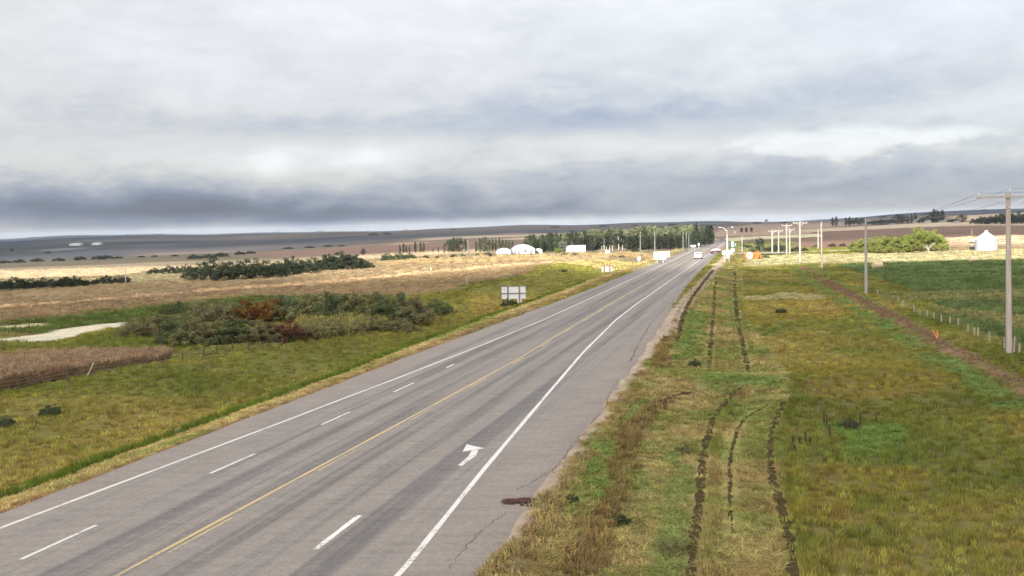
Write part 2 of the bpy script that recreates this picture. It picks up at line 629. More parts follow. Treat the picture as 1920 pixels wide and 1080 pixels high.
M['reel_wood'] = plain('pale_reel_flange', (0.55, 0.40, 0.32), 0.7, 0.1, 3)
M['orange_stake'] = plain('faded_orange_stake', (0.70, 0.20, 0.09), 0.7, 0.15, 5)
M['roof_white'] = plain('white_sheet_roof', (0.43, 0.43, 0.44), 0.5, 0.04, 0.6)
M['wall_white'] = plain('white_siding', (0.42, 0.42, 0.41), 0.6, 0.06, 0.8)
M['roof_grey'] = plain('grey_shingles', (0.20, 0.19, 0.19), 0.9, 0.2, 2)
M['elevator'] = plain('blue_grey_cladding', (0.22, 0.25, 0.30), 0.7, 0.1, 0.2)
M['bale'] = plain('weathered_straw', (0.40, 0.31, 0.19), 1.0, 0.35, 9)
M['bark'] = plain('dark_bark', (0.07, 0.055, 0.045), 0.95, 0.3, 8)
M['pale_bark'] = plain('pale_aspen_bark', (0.42, 0.40, 0.36), 0.9, 0.25, 6)
M['dead_branch'] = plain('grey_dead_branch', (0.36, 0.33, 0.30), 0.9, 0.2, 6)
M['cattail'] = plain('dark_seed_head', (0.045, 0.028, 0.018), 0.95, 0.3, 10)
M['stalk'] = plain('olive_stalk', (0.12, 0.11, 0.04), 0.9, 0.2, 10)
M['debris'] = plain('dark_red_brown_scrap', (0.055, 0.022, 0.018), 0.9, 0.45, 14)
M['soil'] = plain('turned_brown_soil', (0.13, 0.08, 0.052), 1.0, 0.5, 6, spec=0.0)
M['rut'] = plain('painted_swath_shade', (0.050, 0.038, 0.018), 1.0, 0.5, 5, spec=0.0)  # dark brown that paints the shade below tall swath edges
M['gravel'] = plain('grey_side_road_gravel', (0.30, 0.27, 0.25), 1.0, 0.2, 0.8)
M['tuft'] = foliage_mat('grass_blades', 'INSTANCER', 'tcol', None, 0.022, 0.26, 0.28)

# ------------------------------------------------------------------ zones of ground cover
def wpoly(px):
    return np.array([(p.x, p.y) for p in (P(a, b) for a, b in px)])


def inside(poly, x, y):
    r = np.zeros(x.shape, bool)
    n = len(poly)
    for i in range(n):
        x0, y0 = poly[i]
        x1, y1 = poly[(i + 1) % n]
        if y0 == y1:
            continue
        c = (y0 > y) != (y1 > y)
        r ^= c & (x < (x1 - x0) * (y - y0) / (y1 - y0) + x0)
    return r


def smooth_line(pts, n=8):
    """Catmull-Rom through world points"""
    pts = [np.array(p, float) for p in pts]
    q = [2 * pts[0] - pts[1]] + pts + [2 * pts[-1] - pts[-2]]
    out = []
    for i in range(1, len(q) - 2):
        for k in range(n):
            t = k / n
            a, b, c, d = q[i - 1], q[i], q[i + 1], q[i + 2]
            out.append(0.5 * ((2 * b) + (c - a) * t + (2 * a - 5 * b + 4 * c - d) * t * t + (3 * b - a - 3 * c + d) * t ** 3))
    out.append(pts[-1])
    return np.array(out)


def dist_line(line, x, y):
    best = np.full(x.shape, 1e9)
    for i in range(len(line) - 1):
        ax, ay = line[i][:2]
        bx, by = line[i + 1][:2]
        dx, dy = bx - ax, by - ay
        L = dx * dx + dy * dy + 1e-9
        t = np.clip(((x - ax) * dx + (y - ay) * dy) / L, 0, 1)
        best = np.minimum(best, (x - ax - t * dx) ** 2 + (y - ay - t * dy) ** 2)
    return np.sqrt(best)


# name, outline in the picture, colour, tuft kind, tuft height, tuft density, group, wobble
# groups: v verge grass, m mown grass, w weeds, c brown crop, p pasture, n none
ZONES = [
    # far land
    ('far', [(-400, 460), (-400, 380), (2300, 380), (2300, 452), (1500, 463), (1380, 462), (1330, 455), (1290, 469), (990, 476), (700, 486), (480, 486), (-400, 502)],
     (143, 124, 112), 4, 0.0, 0, 'n', 25),
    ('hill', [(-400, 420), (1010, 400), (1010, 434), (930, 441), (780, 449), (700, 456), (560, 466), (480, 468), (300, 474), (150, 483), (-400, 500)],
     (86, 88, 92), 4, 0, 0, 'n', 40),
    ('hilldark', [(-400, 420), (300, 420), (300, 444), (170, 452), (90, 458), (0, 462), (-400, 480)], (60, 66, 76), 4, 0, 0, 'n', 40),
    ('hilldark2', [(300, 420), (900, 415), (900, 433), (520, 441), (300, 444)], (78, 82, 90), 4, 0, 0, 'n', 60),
    ('hillmauve', [(200, 470), (480, 461), (700, 451), (900, 440), (900, 444), (700, 456), (480, 468), (250, 476)], (104, 100, 98), 4, 0, 0, 'n', 30),
    ('palestrip', [(85, 469), (150, 463.5), (152, 466), (90, 471)], (160, 158, 162), 4, 0, 0, 'n', 6),
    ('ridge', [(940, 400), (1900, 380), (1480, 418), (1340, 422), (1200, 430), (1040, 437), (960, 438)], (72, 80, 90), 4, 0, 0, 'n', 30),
    ('strip', [(780, 448), (930, 441), (1040, 437.5), (1040, 440), (930, 445), (800, 451)], (190, 172, 150), 4, 0, 0, 'n', 10),
    ('strip2', [(900, 450), (1000, 444), (1340, 425), (1340, 433), (1060, 446), (960, 450)], (186, 166, 140), 4, 0, 0, 'n', 10),
    ('strip3', [(690, 464), (760, 455), (840, 455), (900, 458), (760, 462)], (190, 165, 138), 4, 0, 0, 'n', 10),
    ('greyg', [(-400, 502), (0, 488), (240, 480), (480, 470), (640, 461), (660, 464), (480, 484), (300, 487), (0, 500)], (126, 118, 98), 4, 0, 0, 'n', 12),
    ('brownL', [(480, 473), (640, 464), (760, 458), (930, 451), (1000, 449), (1000, 468), (740, 478), (480, 484)], (146, 118, 104), 4, 0, 0, 'n', 12),
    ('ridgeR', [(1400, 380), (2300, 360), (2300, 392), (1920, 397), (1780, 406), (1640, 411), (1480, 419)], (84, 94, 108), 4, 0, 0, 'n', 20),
    ('paleR', [(1780, 406), (1920, 398), (2300, 390), (2300, 412), (1870, 416), (1780, 412)], (206, 184, 150), 4, 0, 0, 'n', 12),
    ('crest', [(1325, 436), (1400, 421), (1480, 420), (1640, 412), (1660, 417), (1540, 427), (1530, 438), (1400, 442), (1325, 447)], (168, 146, 126), 4, 0, 0, 'n', 12),
    ('brownR', [(1470, 442), (1540, 434), (1700, 428), (2300, 420), (2300, 438), (1760, 444), (1560, 466), (1480, 462)], (126, 102, 88), 4, 0, 0, 'n', 8),
    ('stripR', [(1480, 434), (1560, 427), (1700, 420), (2300, 412), (2300, 420), (1700, 427), (1540, 434)], (198, 178, 150), 4, 0, 0, 'n', 5),
    ('tanR', [(1760, 447), (1920, 441), (2300, 432), (2300, 455), (1920, 458), (1770, 461)], (196, 168, 138), 4, 0.35, 0.6, 'c', 4),
    ('palev', [(1225, 478), (1300, 460), (1335, 451), (1360, 446), (1420, 443), (1540, 438), (1540, 444), (1400, 449), (1370, 453), (1300, 469)],
     (205, 194, 160), 4, 0.0, 0, 'n', 3),
    ('dipgreen', [(1368, 454), (1480, 447), (1500, 462), (1480, 476), (1375, 476)], (112, 112, 72), 0, 0.5, 0.8, 'v', 3),
    # left fields
    ('olivefar', [(-400, 520), (0, 505), (300, 486), (480, 480), (700, 476), (990, 470), (1290, 466), (1290, 486), (990, 492), (700, 500), (480, 520), (0, 548), (-400, 575)],
     (138, 127, 98), 4, 0.3, 0.7, 'c', 5),
    ('stubble', [(-400, 527), (-100, 508), (0, 503), (180, 497), (300, 491), (480, 486), (640, 479), (720, 475), (940, 468), (940, 474), (740, 484), (640, 489), (420, 497), (300, 506), (240, 516), (0, 524), (-400, 550)],
     (182, 163, 134), 4, 0.2, 0.8, 'c', 4),
    ('brown1', [(-400, 580), (0, 549), (300, 528), (480, 520), (700, 500), (990, 484), (1130, 478), (1150, 487), (1040, 492), (870, 503), (480, 540), (0, 577), (-400, 610)],
     (158, 138, 107), 4, 0.24, 1.0, 'c', 4),
    ('band1', [(700, 489), (990, 479), (1230, 476), (1230, 483), (1000, 488), (720, 500)], (160, 140, 105), 4, 0.5, 1, 'c', 3),
    ('pale1', [(-400, 608), (0, 575), (300, 552), (480, 537), (870, 503), (1040, 491), (1040, 494), (880, 508), (480, 542), (300, 557), (0, 580), (-400, 614)],
     (196, 168, 132), 4, 0.35, 0.8, 'c', 1.2),
    ('brown2', [(-400, 612), (0, 579), (480, 542), (880, 507), (1040, 493), (985, 512), (880, 530), (840, 545), (760, 556), (480, 556), (170, 583), (0, 610), (-400, 640)],
     (150, 128, 98), 4, 0.30, 1.2, 'c', 2.0),
    ('palefar', [(1035, 493), (1150, 488), (1230, 490), (1230, 497), (1150, 507), (1100, 500)], (176, 160, 106), 0, 0.4, 1, 'v', 1.5),
    ('slough', [(-400, 640), (0, 606), (170, 582), (480, 554), (760, 553), (850, 545), (985, 512), (1040, 494), (1180, 505), (1100, 540), (960, 595), (800, 640), (640, 668), (480, 660), (310, 665), (0, 672), (-400, 710)],
     (122, 120, 60), 0, 0.34, 1.4, 'v', 2.0),
    ('sloughgreen', [(0, 610), (200, 585), (480, 556), (700, 556), (640, 575), (240, 615), (100, 625), (0, 625)], (96, 108, 54), 3, 0.42, 1.4, 'v', 2.0),
    ('mound', [(985, 512), (1060, 497), (1120, 505), (1180, 512), (1060, 560), (960, 590), (830, 580), (870, 548)], (144, 138, 68), 0, 0.28, 1.2, 'v', 2.0),
    ('goldband', [(880, 556), (960, 552), (1090, 548), (1000, 576), (880, 590)], (156, 138, 74), 0, 0.3, 1.2, 'v', 1.5),
    ('reeds', [(560, 603), (740, 596), (760, 615), (600, 640), (540, 632)], (138, 132, 78), 4, 1.0, 2.0, 'v', 1.5),
    ('alkali', [(-20, 640), (60, 628), (160, 612), (243, 603), (243, 611), (160, 626), (100, 640), (30, 640)], (206, 195, 170), 2, 0.0, 0.0, 'n', 1.0),
    ('alkali2', [(-20, 617), (20, 610), (96, 604), (92, 610), (20, 617)], (206, 190, 150), 2, 0.0, 0.0, 'n', 0.8),
    ('sloughlow', [(150, 632), (240, 612), (330, 640), (300, 655), (150, 655)], (104, 112, 52), 0, 0.4, 1.2, 'v', 1.5),
    ('nearcrop', [(-400, 690), (0, 668), (160, 660), (318, 655), (318, 668), (170, 690), (0, 718), (-400, 760)], (152, 129, 103), 4, 0.5, 4.0, 'c', 0.6),
    ('weedrow', [(-400, 760), (0, 716), (170, 690), (318, 667), (322, 675), (170, 703), (0, 738), (-400, 790)], (96, 76, 52), 3, 0.5, 1.2, 'w', 0.5),
    # right side
    ('alfalfa', [(1565, 497), (1700, 491), (2300, 478), (2300, 760), (1990, 700), (1900, 640), (1760, 572), (1640, 520)], (98, 112, 68), 3, 0.40, 1.6, 'p', 1.5),
    ('alfpale', [(1700, 548), (1800, 545), (2300, 540), (2300, 566), (1800, 566), (1720, 560)], (122, 122, 76), 3, 0.3, 1.2, 'p', 2.5),
    ('alfpale2', [(1760, 572), (1860, 585), (1960, 600), (2300, 620), (2300, 640), (1900, 625), (1820, 604)], (126, 122, 78), 3, 0.25, 1.2, 'p', 2.0),
    ('sunny', [(1330, 498), (1360, 486), (1440, 478), (1600, 476), (1770, 470), (2300, 455), (2300, 479), (1900, 487), (1700, 492), (1560, 494), (1500, 494), (1400, 500)],
     (172, 164, 124), 0, 0.22, 1.0, 'v', 2.0),
    ('sunnyL', [(1180, 500), (1230, 491), (1290, 484), (1290, 490), (1230, 500), (1190, 512)], (172, 160, 116), 0, 0.28, 1.0, 'v', 1.0),
]
ZW = []
for z in ZONES:
    ZW.append((wpoly(z[1]),) + z)

# verge patterns, given along the highway
MOW = []
for px in ([(1493, 1110), (1484, 1040), (1468, 960), (1447, 890), (1445, 830), (1456, 785), (1472, 752)],
           [(1290, 1110), (1300, 1020), (1312, 940), (1318, 860), (1338, 785), (1372, 745), (1400, 722)],
           [(1404, 697), (1392, 640), (1382, 590), (1378, 545), (1378, 505)],
           [(1328, 692), (1334, 630), (1338, 575), (1342, 520)],
           [(1270, 640), (1283, 590), (1302, 552), (1338, 506)],
           [(1376, 1000), (1368, 930), (1372, 850), (1392, 790), (1440, 758)],
           [(1215, 770), (1255, 745), (1300, 735)]):
    MOW.append(smooth_line([(p.x, p.y) for p in (P(a, b) for a, b in px)]))
BROWNW = [smooth_line([(p.x, p.y) for p in (P(a, b) for a, b in px)]) for px in
          ([(1080, 1110), (1110, 1030), (1160, 920), (1170, 850), (1205, 780), (1245, 752)],
           [(1232, 690), (1250, 640), (1275, 590), (1300, 550)])]
TRENCH = smooth_line([(p.x, p.y) for p in (P(a, b) for a, b in [(1505, 499), (1545, 525), (1620, 568), (1690, 603), (1755, 643), (1830, 680), (1915, 726), (2020, 790)])])
GREENP = [wpoly(q) for q in ([(1238, 905), (1262, 845), (1292, 838), (1292, 990), (1262, 1110), (1195, 1110), (1232, 985)],
                             [(1268, 668), (1284, 585), (1326, 583), (1318, 625), (1292, 655), (1280, 690)],
                             [(1325, 701), (1495, 702), (1490, 714), (1420, 722), (1375, 742), (1330, 735)],
                             [(1118, 840), (1160, 780), (1200, 748), (1190, 790), (1140, 850), (1120, 930), (1100, 950)],
                             [(1388, 560), (1376, 640), (1370, 560)],
                             [(1560, 800), (1700, 790), (1690, 840), (1600, 850)])]
GOLDP = [wpoly(q) for q in ([(1500, 690), (1700, 680), (1760, 720), (1700, 745), (1540, 735)],
                            [(1400, 560), (1600, 520), (1640, 560), (1560, 600), (1400, 600)],
                            [(1840, 770), (1960, 760), (1960, 840), (1880, 820)],
                            [(1470, 900), (1700, 900), (1720, 960), (1500, 980)])]
PALEP = wpoly([(1385, 556), (1480, 549), (1560, 552), (1540, 560), (1400, 563)])


def classify(x, y):
    """ground colour, tuft colour, tuft height, density, kind, group for points"""
    x = np.asarray(x, float)
    y = np.asarray(y, float)
    n = x.shape[0]
    d = lat(x, y)
    # verge default: olive grass with golden and green drifts
    f1 = fbm(x, y, 13, 21)
    f2 = fbm(x, y, 4.5, 31)
    f3 = fbm(x, y, 34, 41)
    olive, gold, grn = lin(122, 122, 56), lin(140, 126, 66), lin(102, 114, 52)
    w = np.clip((f1 - .5) * 3.2 + (f3 - .5) * 2.4 + .28, 0, 1)[:, None]
    col = olive * (1 - w) + gold * w
    w2 = np.clip((f2 - .52) * 4 + (.5 - f3) * 1.6, 0, 1)[:, None]
    col = col * (1 - w2 * .7) + grn * w2 * .7
    col = col * (0.70 + 0.55 * np.clip((f3 - .5) * 1.8 + .5 + (f1 - .5) * .8, 0, 1))[:, None]
    h = 0.16 + 0.16 * f2
    den = np.ones(n)
    kind = np.zeros(n, int)
    grp = np.full(n, 'v', dtype='<U1')

    def put(mask, c, k=None, hh=None, dd=None, g=None, strength=1.0):
        c = np.asarray(c)
        col[mask] = col[mask] * (1 - strength) + c * strength
        if k is not None:
            kind[mask] = k
        if hh is not None:
            h[mask] = hh
        if dd is not None:
            den[mask] = dd
        if g is not None:
            grp[mask] = g

    far = (y > 330) | (np.abs(d) > 60)
    put(far, lin(140, 122, 96), 4, 0.3, 0.5, 'c')
    # zones out in the fields
    for poly, nm, px, c, k, hh, dd, g, wob in ZW:
        mg = wob * 1.2
        near_i = np.nonzero((x > poly[:, 0].min() - mg) & (x < poly[:, 0].max() + mg) & (y > poly[:, 1].min() - mg) & (y < poly[:, 1].max() + mg))[0]
        if not len(near_i):
            continue
        xs, ys = x[near_i], y[near_i]
        wx = xs + (fbm(xs, ys, wob * 6 + 2, 51, 2) - .5) * wob * 2.2
        wy = ys + (fbm(xs, ys, wob * 6 + 2, 61, 2) - .5) * wob * 2.2
        m = near_i[inside(poly, wx, wy)]
        if not len(m):
            continue
        v = (0.80 + 0.40 * fbm(x[m], y[m], 9 + wob * 2, 71))[:, None]
        if nm.startswith('alf'):
            v = (0.60 + 0.8 * fbm(x[m] * .4, y[m], 4.0, 731))[:, None]
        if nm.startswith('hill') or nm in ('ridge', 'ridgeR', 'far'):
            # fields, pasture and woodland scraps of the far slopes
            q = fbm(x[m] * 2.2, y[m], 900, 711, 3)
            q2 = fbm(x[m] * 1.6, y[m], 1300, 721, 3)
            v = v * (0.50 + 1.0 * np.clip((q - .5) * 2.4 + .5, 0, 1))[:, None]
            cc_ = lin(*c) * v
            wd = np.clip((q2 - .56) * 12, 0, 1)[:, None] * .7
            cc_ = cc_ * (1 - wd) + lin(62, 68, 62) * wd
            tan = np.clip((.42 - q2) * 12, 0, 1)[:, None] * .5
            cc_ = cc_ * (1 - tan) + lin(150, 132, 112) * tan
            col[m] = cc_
            kind[m], h[m], den[m], grp[m] = k, hh, dd, g
        elif nm in ('slough', 'mound', 'sloughlow'):
            col[m] = col[m] * .35 + lin(*c) * v * .65
            kind[m], h[m], den[m], grp[m] = k, hh, dd, g
        else:
            col[m] = lin(*c) * v
            kind[m], h[m], den[m], grp[m] = k, hh, dd, g
    near = (y < 330)
    # left verge foreslope: mown pale strip, then longer green edge
    wob = (fbm(x, y, 5, 81) - .5) * 0.9
    dl = d + wob
    m = near & (dl > -12.4) & (dl < -8)
    v = (0.85 + 0.3 * f2)[:, None]
    pale, pg = lin(176, 156, 106), lin(128, 134, 70)
    mixf = np.clip((fbm(x, y, 3, 91) - .45) * 4, 0, 1)[:, None]
    band = pale * (1 - mixf) + pg * mixf
    col[m] = (band * v)[m]
    kind[m], h[m], den[m], grp[m] = 2, 0.14, 1.4, 'm'
    m = near & (dl > -13.4) & (dl <= -12.4) & (y < 170)
    put(m, lin(98, 112, 44), 0, 0.42, 1.8, 'v')
    m = near & (dl > -9.2) & (dl < -8)
    put(m, lin(140, 108, 76), 2, 0.12, 0.7, 'm', .7)
    # right side: mown strips next to the road
    rd = d + (fbm(x, y, 4, 101) - .5) * 0.8
    edge = np.interp(y, [20, 60, 110, 200, 330], [17.6, 19.5, 15.5, 14.8, 14.0])
    m = near & (rd > 9.0) & (rd < edge)
    mt, mg, mb = lin(160, 144, 94), lin(126, 130, 70), lin(142, 118, 78)
    q = np.clip((fbm(x, y, 3.2, 111) - .5) * 4 + .5, 0, 1)[:, None]
    q2 = np.clip((fbm(x, y, 2.2, 121) - .55) * 5, 0, 1)[:, None]
    mc = (mt * (1 - q) + mg * q) * (1 - q2 * .6) + mb * q2 * .6
    col[m] = mc[m]
    kind[m], h[m], den[m], grp[m] = 1, 0.16, 1.5, 'm'
    for gp in GREENP:
        wx = x + (fbm(x, y, 2.2, 131) - .5) * 1.6
        wy = y + (fbm(x, y, 2.2, 141) - .5) * 3.0
        m = inside(gp, wx, wy)
        put(m, lin(100, 130, 66), 1, 0.15, 1.6, 'm', .5)
    for gp in GOLDP:
        wx = x + (fbm(x, y, 5, 151) - .5) * 5
        wy = y + (fbm(x, y, 5, 161) - .5) * 7
        m = inside(gp, wx, wy) & near
        put(m, lin(144, 120, 58), None, None, None, None, .4)
    m = inside(PALEP, x, y + (fbm(x, y, 5, 151) - .5) * 6)
    put(m, lin(170, 160, 120), None, None, None, None, .7)
    # dead brown weeds
    for ln in BROWNW:
        dd = dist_line(ln, x, y)
        m = (dd < 0.5 + (fbm(x, y, 1.5, 171) - .5) * 1.1)
        put(m, lin(126, 102, 68), 3, 0.34, 1.6, 'w', .75)
    # dry weeds hanging over the pavement edge
    m = (d > 9.4) & (rd < 10.9) & (y < 62) & (fbm(x, y, 1.2, 181) > .44)
    put(m, lin(152, 132, 90), 3, 0.26, 2.0, 'w', .85)
    # gravel lip of the shoulder
    m = near & (d > 8.2) & (d + (fbm(x, y, 1.6, 191) - .5) * 1.3 < 10.0)
    put(m, lin(174, 156, 136), 2, 0.08, 0.15, 'm', 1)
    # mow lines with painted shade: few tufts stand in them
    for i, ln in enumerate(MOW):
        w = 0.30 + y / 500.0
        dd = dist_line(ln, x, y)
        den[dd < w] *= 0.16
    # trench line of turned soil
    dd = dist_line(TRENCH, x, y) + (fbm(x, y, 2.4, 211) - .5) * 2.2
    m = dd < 0.45 + 0.5 * fbm(x, y, 7, 241)
    put(m, lin(136, 108, 82), 1, 0.16, 0.7, 'm', 1)
    gr = m & (fbm(x, y, 2.5, 231) > .49)
    put(gr, lin(120, 112, 62), 0, 0.3, 1.0, 'm', .8)
    m = (dd > 0.9) & (dd < 2.6) & (d < 31) & (fbm(x, y, 4, 221) > .42)
    put(m, lin(104, 124, 66), 1, 0.16, 1.2, 'm', .8)
    # wet hollow with sedges
    return col, h, den, kind, grp, d


# ------------------------------------------------------------------ ground sheet
def build_ground():
    dl = list(np.arange(-46, 46.01, 0.5))
    st, xx = 0.5, 46.0
    side = []
    while xx < 6800:
        st *= 1.043
        xx += st
        side.append(xx)
    dcol = np.array([-s for s in reversed(side)] + dl + side)
    rows = list(np.arange(-120, 20, 5.0))
    yy = 20.0
    while yy < 7900:
        rows.append(yy)
        yy *= 1.0120
    rows = np.array(rows + [8000.0])
    nx, ny = len(dcol), len(rows)
    Y, D = np.meshgrid(rows, dcol, indexing='ij')
    X = road_x(Y) + D / COSR
    x, y = X.ravel(), Y.ravel()
    z = hgt(x, y)
    col, h, den, kind, grp, _d = classify(x, y)
    # ground dips slightly under the painted shade lines
    near = (y > 15) & (y < 130) & (np.abs(x) < 90)
    for ln in MOW:
        dd = dist_line(ln, x[near], y[near])
        z[near] -= 0.02 * np.exp(-(dd / 0.8) ** 2)
    dd = dist_line(TRENCH, x[near], y[near])
    z[near] += 0.22 * np.exp(-(dd / 0.8) ** 2) * (0.4 + vnoise(x[near], y[near], .8, 5))
    me = bpy.data.meshes.new('ground')
    nv = nx * ny
    me.vertices.add(nv)
    me.vertices.foreach_set('co', np.stack([x, y, z], 1).astype(np.float32).ravel())
    i = np.arange(ny - 1)[:, None] * nx + np.arange(nx - 1)[None, :]
    q = np.stack([i, i + 1, i + nx + 1, i + nx], -1).reshape(-1, 4)
    me.loops.add(q.size)
    me.loops.foreach_set('vertex_index', q.astype(np.int32).ravel())
    me.polygons.add(len(q))
    me.polygons.foreach_set('loop_start', np.arange(0, q.size, 4, dtype=np.int32))
    me.polygons.foreach_set('use_smooth', np.ones(len(q), bool))
    at = me.attributes.new('Col', 'FLOAT_COLOR', 'POINT')
    # bare soil and thatch show between the tufts where they stand
    soil = np.array([0.060, 0.046, 0.026])
    grassy = ((den > 0.3) & (grp != 'n') & (h > .02)) * np.interp(y, [0, 120, 400], [0.62, 0.5, 0.15]) * np.clip(h / .3, .4, 1)
    grassy = grassy[:, None]
    col = col * 0.70 * (1 - grassy) + soil * grassy
    c4 = np.concatenate([col, np.ones((nv, 1))], 1)
    at.data.foreach_set('color', c4.astype(np.float32).ravel())
    me.update()
    me.validate()
    me.materials.append(M['ground'])
    o = link('ground', me)
    tag(o, kind='structure')
    return o


GROUND = build_ground()


def rut(line, w0, seed):  # dark ribbon laid on the grass, standing in for shade along a swath edge
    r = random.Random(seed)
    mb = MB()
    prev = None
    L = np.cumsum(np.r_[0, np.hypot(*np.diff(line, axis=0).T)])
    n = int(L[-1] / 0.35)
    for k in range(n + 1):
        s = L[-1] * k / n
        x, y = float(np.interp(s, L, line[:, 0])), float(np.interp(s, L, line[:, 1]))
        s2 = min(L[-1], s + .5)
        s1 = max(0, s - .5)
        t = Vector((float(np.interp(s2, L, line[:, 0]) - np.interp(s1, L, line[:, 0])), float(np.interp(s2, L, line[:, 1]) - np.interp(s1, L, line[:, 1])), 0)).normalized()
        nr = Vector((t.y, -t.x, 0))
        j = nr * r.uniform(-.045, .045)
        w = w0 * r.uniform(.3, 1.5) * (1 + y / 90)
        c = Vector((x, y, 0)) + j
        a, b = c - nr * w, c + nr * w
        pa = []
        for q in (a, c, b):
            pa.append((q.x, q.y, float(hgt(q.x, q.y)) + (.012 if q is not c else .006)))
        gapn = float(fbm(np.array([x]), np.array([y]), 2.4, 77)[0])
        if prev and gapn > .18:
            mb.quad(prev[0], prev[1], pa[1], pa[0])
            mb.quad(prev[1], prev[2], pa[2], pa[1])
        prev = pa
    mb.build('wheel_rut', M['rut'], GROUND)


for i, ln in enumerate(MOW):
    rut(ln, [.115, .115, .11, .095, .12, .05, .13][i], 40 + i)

# ------------------------------------------------------------------ highway
LK_Y = [-150, 25, 30, 45, 60, 75, 95, 115, 600]
PAVE_L = ([-150, 45, 70, 95, 135, 180, 240, 600], [-8.3, -8.2, -8.1, -7.6, -6.8, -6.6, -6.2, -5.2])
PAVE_R = ([-150, 25, 60, 82, 110, 150, 200, 270, 600], [9.9, 9.8, 9.3, 8.8, 7.8, 6.9, 6.4, 6.0, 5.0])
LINE_L = ([-150, 30, 45, 60, 75, 95, 120, 600], [-7.0, -6.95, -5.9, -5.0, -4.25, -3.65, -3.6, -3.5])
LINE_R = ([-150, 25, 36, 48, 69, 92, 110, 600], [8.0, 7.75, 6.9, 6.1, 4.75, 3.75, 3.5, 3.4])
YEL = ([-150, 25, 40, 66, 85, 115, 600], [0.0, 0.0, 0.3, 0.75, 0.55, 0.3, 0.0])


def rpt(dd, y, lift=0.0):
    x = float(road_x(y)) + dd / COSR
    e = float(np.interp(max(y, 1), YK, EC_))
    crown = -0.012 * abs(dd)
    return (x, y, e + crown + lift)


def build_highway():
    ys = list(np.arange(-60, 130, 1.5)) + list(np.arange(130, 602, 4.0))
    nc = 26
    v, f, uv = [], [], []
    for y in ys:
        l = float(np.interp(y, *PAVE_L)) + 0.10 * math.sin(y * .9) * random.uniform(.2, 1)
        r = float(np.interp(y, *PAVE_R)) + random.uniform(-.16, .16) * (1 if y < 130 else .6)
        ds = [l - 0.12] + [l + (r - l) * k / (nc - 3) for k in range(nc - 2)] + [r + 0.2]
        for k, dd in enumerate(ds):
            p = rpt(dd, y)
            if k in (0, nc - 1):
                p = (p[0], p[1], p[2] - 0.16)
            v.append(p)
            uv.append((dd, y))
    for j in range(len(ys) - 1):
        for k in range(nc - 1):
            i = j * nc + k
            f.append((i, i + 1, i + nc + 1, i + nc))
    me = bpy.data.meshes.new('highway')
    me.from_pydata(v, [], f)
    lay = me.uv_layers.new(name='UVMap')
    for lp in me.loops:
        lay.data[lp.index].uv = uv[lp.vertex_index]
    me.polygons.foreach_set('use_smooth', [True] * len(me.polygons))
    me.materials.append(M['asphalt'])
    o = link('highway', me)
    tag(o, kind='structure')
    return o


HWY = build_highway()


def strip(name, table, y0, y1, wid, mat, step=2.0, lift=0.006, off=0.0, jit=0.0):
    mb = MB()
    ys = np.arange(y0, y1 + 1e-6, (y1 - y0) / max(1, round((y1 - y0) / step)))
    prev = None
    for y in ys:
        dd = float(np.interp(y, *table)) + off
        w = wid / 2 * (1 + jit * random.uniform(-1, 1))
        a, b = rpt(dd - w, y, lift), rpt(dd + w, y, lift)
        if prev:
            mb.quad(prev[0], prev[1], b, a)
        prev = (a, b)
    return mb.build(name, mat, HWY)


strip('edge_line', LINE_L, -60, 560, 0.17, M['white_paint'], off=0, jit=0.12)
strip('edge_line', LINE_R, -60, 560, 0.18, M['white_paint'], jit=0.12)
strip('centre_line', YEL, -60, 420, 0.13, M['yellow_paint'], jit=0.12)
for k in range(22):
    y0 = 18.0 + 9.15 * k
    strip('centre_dash', YEL, y0, y0 + 3.3, 0.10, M['faded_yellow'], off=0.25)
DASHL = ([18, 27, 36.5, 45.2, 54.1, 63.3], [-4.0, -3.85, -3.75, -3.45, -3.3, -3.2])
for y0 in (18.0, 27.0, 36.4, 45.2, 54.0):
    strip('lane_dash', DASHL, y0, y0 + 3.1, 0.14, M['white_paint'])
strip('lane_dash', DASHL, 63.0, 64.6, 0.12, M['worn_white'])
DASHR = ([18, 27.2, 31], [4.65, 4.5, 4.45])
for y0 in (18.2, 27.3):
    strip('lane_dash', DASHR, y0, y0 + 3.2, 0.17, M['worn_white'], step=.5, jit=.15)


def on_road(px, py, lift=0.006):
    d = ray(px, py)
    t = -CAM_H / d.z
    for _ in range(6):
        x, y = d.x * t, d.y * t
        dd = float(lat(x, y))
        zz = rpt(dd, y, lift)[2]
        t = (zz - CAM_H) / d.z
    return (d.x * t, d.y * t, zz)


mb = MB()
mb.poly([on_road(*p) for p in [(867, 847), (908, 840.5), (875, 833)]])
mb.poly([on_road(*p) for p in [(884.6, 844.8), (878, 855.5), (893, 853.5), (897, 843)]])
mb.poly([on_road(*p) for p in [(877.6, 856), (858, 872.4), (866, 873.4), (892.6, 854)]])
mb.build('lane_arrow', M['white_paint'], HWY)


def crack(pxs, w, name='crack'):
    ln = [Vector(on_road(a, b, 0.005)) for a, b in pxs]
    pts = smooth_line(ln, 10)
    mb2 = MB()
    prev = None
    for i, p in enumerate(pts):
        t = pts[min(i + 1, len(pts) - 1)] - pts[max(i - 1, 0)]
        nrm = np.array([t[1], -t[0], 0])
        nrm /= np.linalg.norm(nrm) + 1e-9
        j = nrm * random.uniform(-.09, .09)
        ww = w * random.uniform(.25, 1.2) * (1 if 0 < i < len(pts) - 1 else .1)
        a, b = p + j - nrm * ww, p + j + nrm * ww
        if prev is not None:
            mb2.quad(prev[0], prev[1], b, a)
        prev = (a, b)
    return mb2.build(name, M['tar'], HWY)


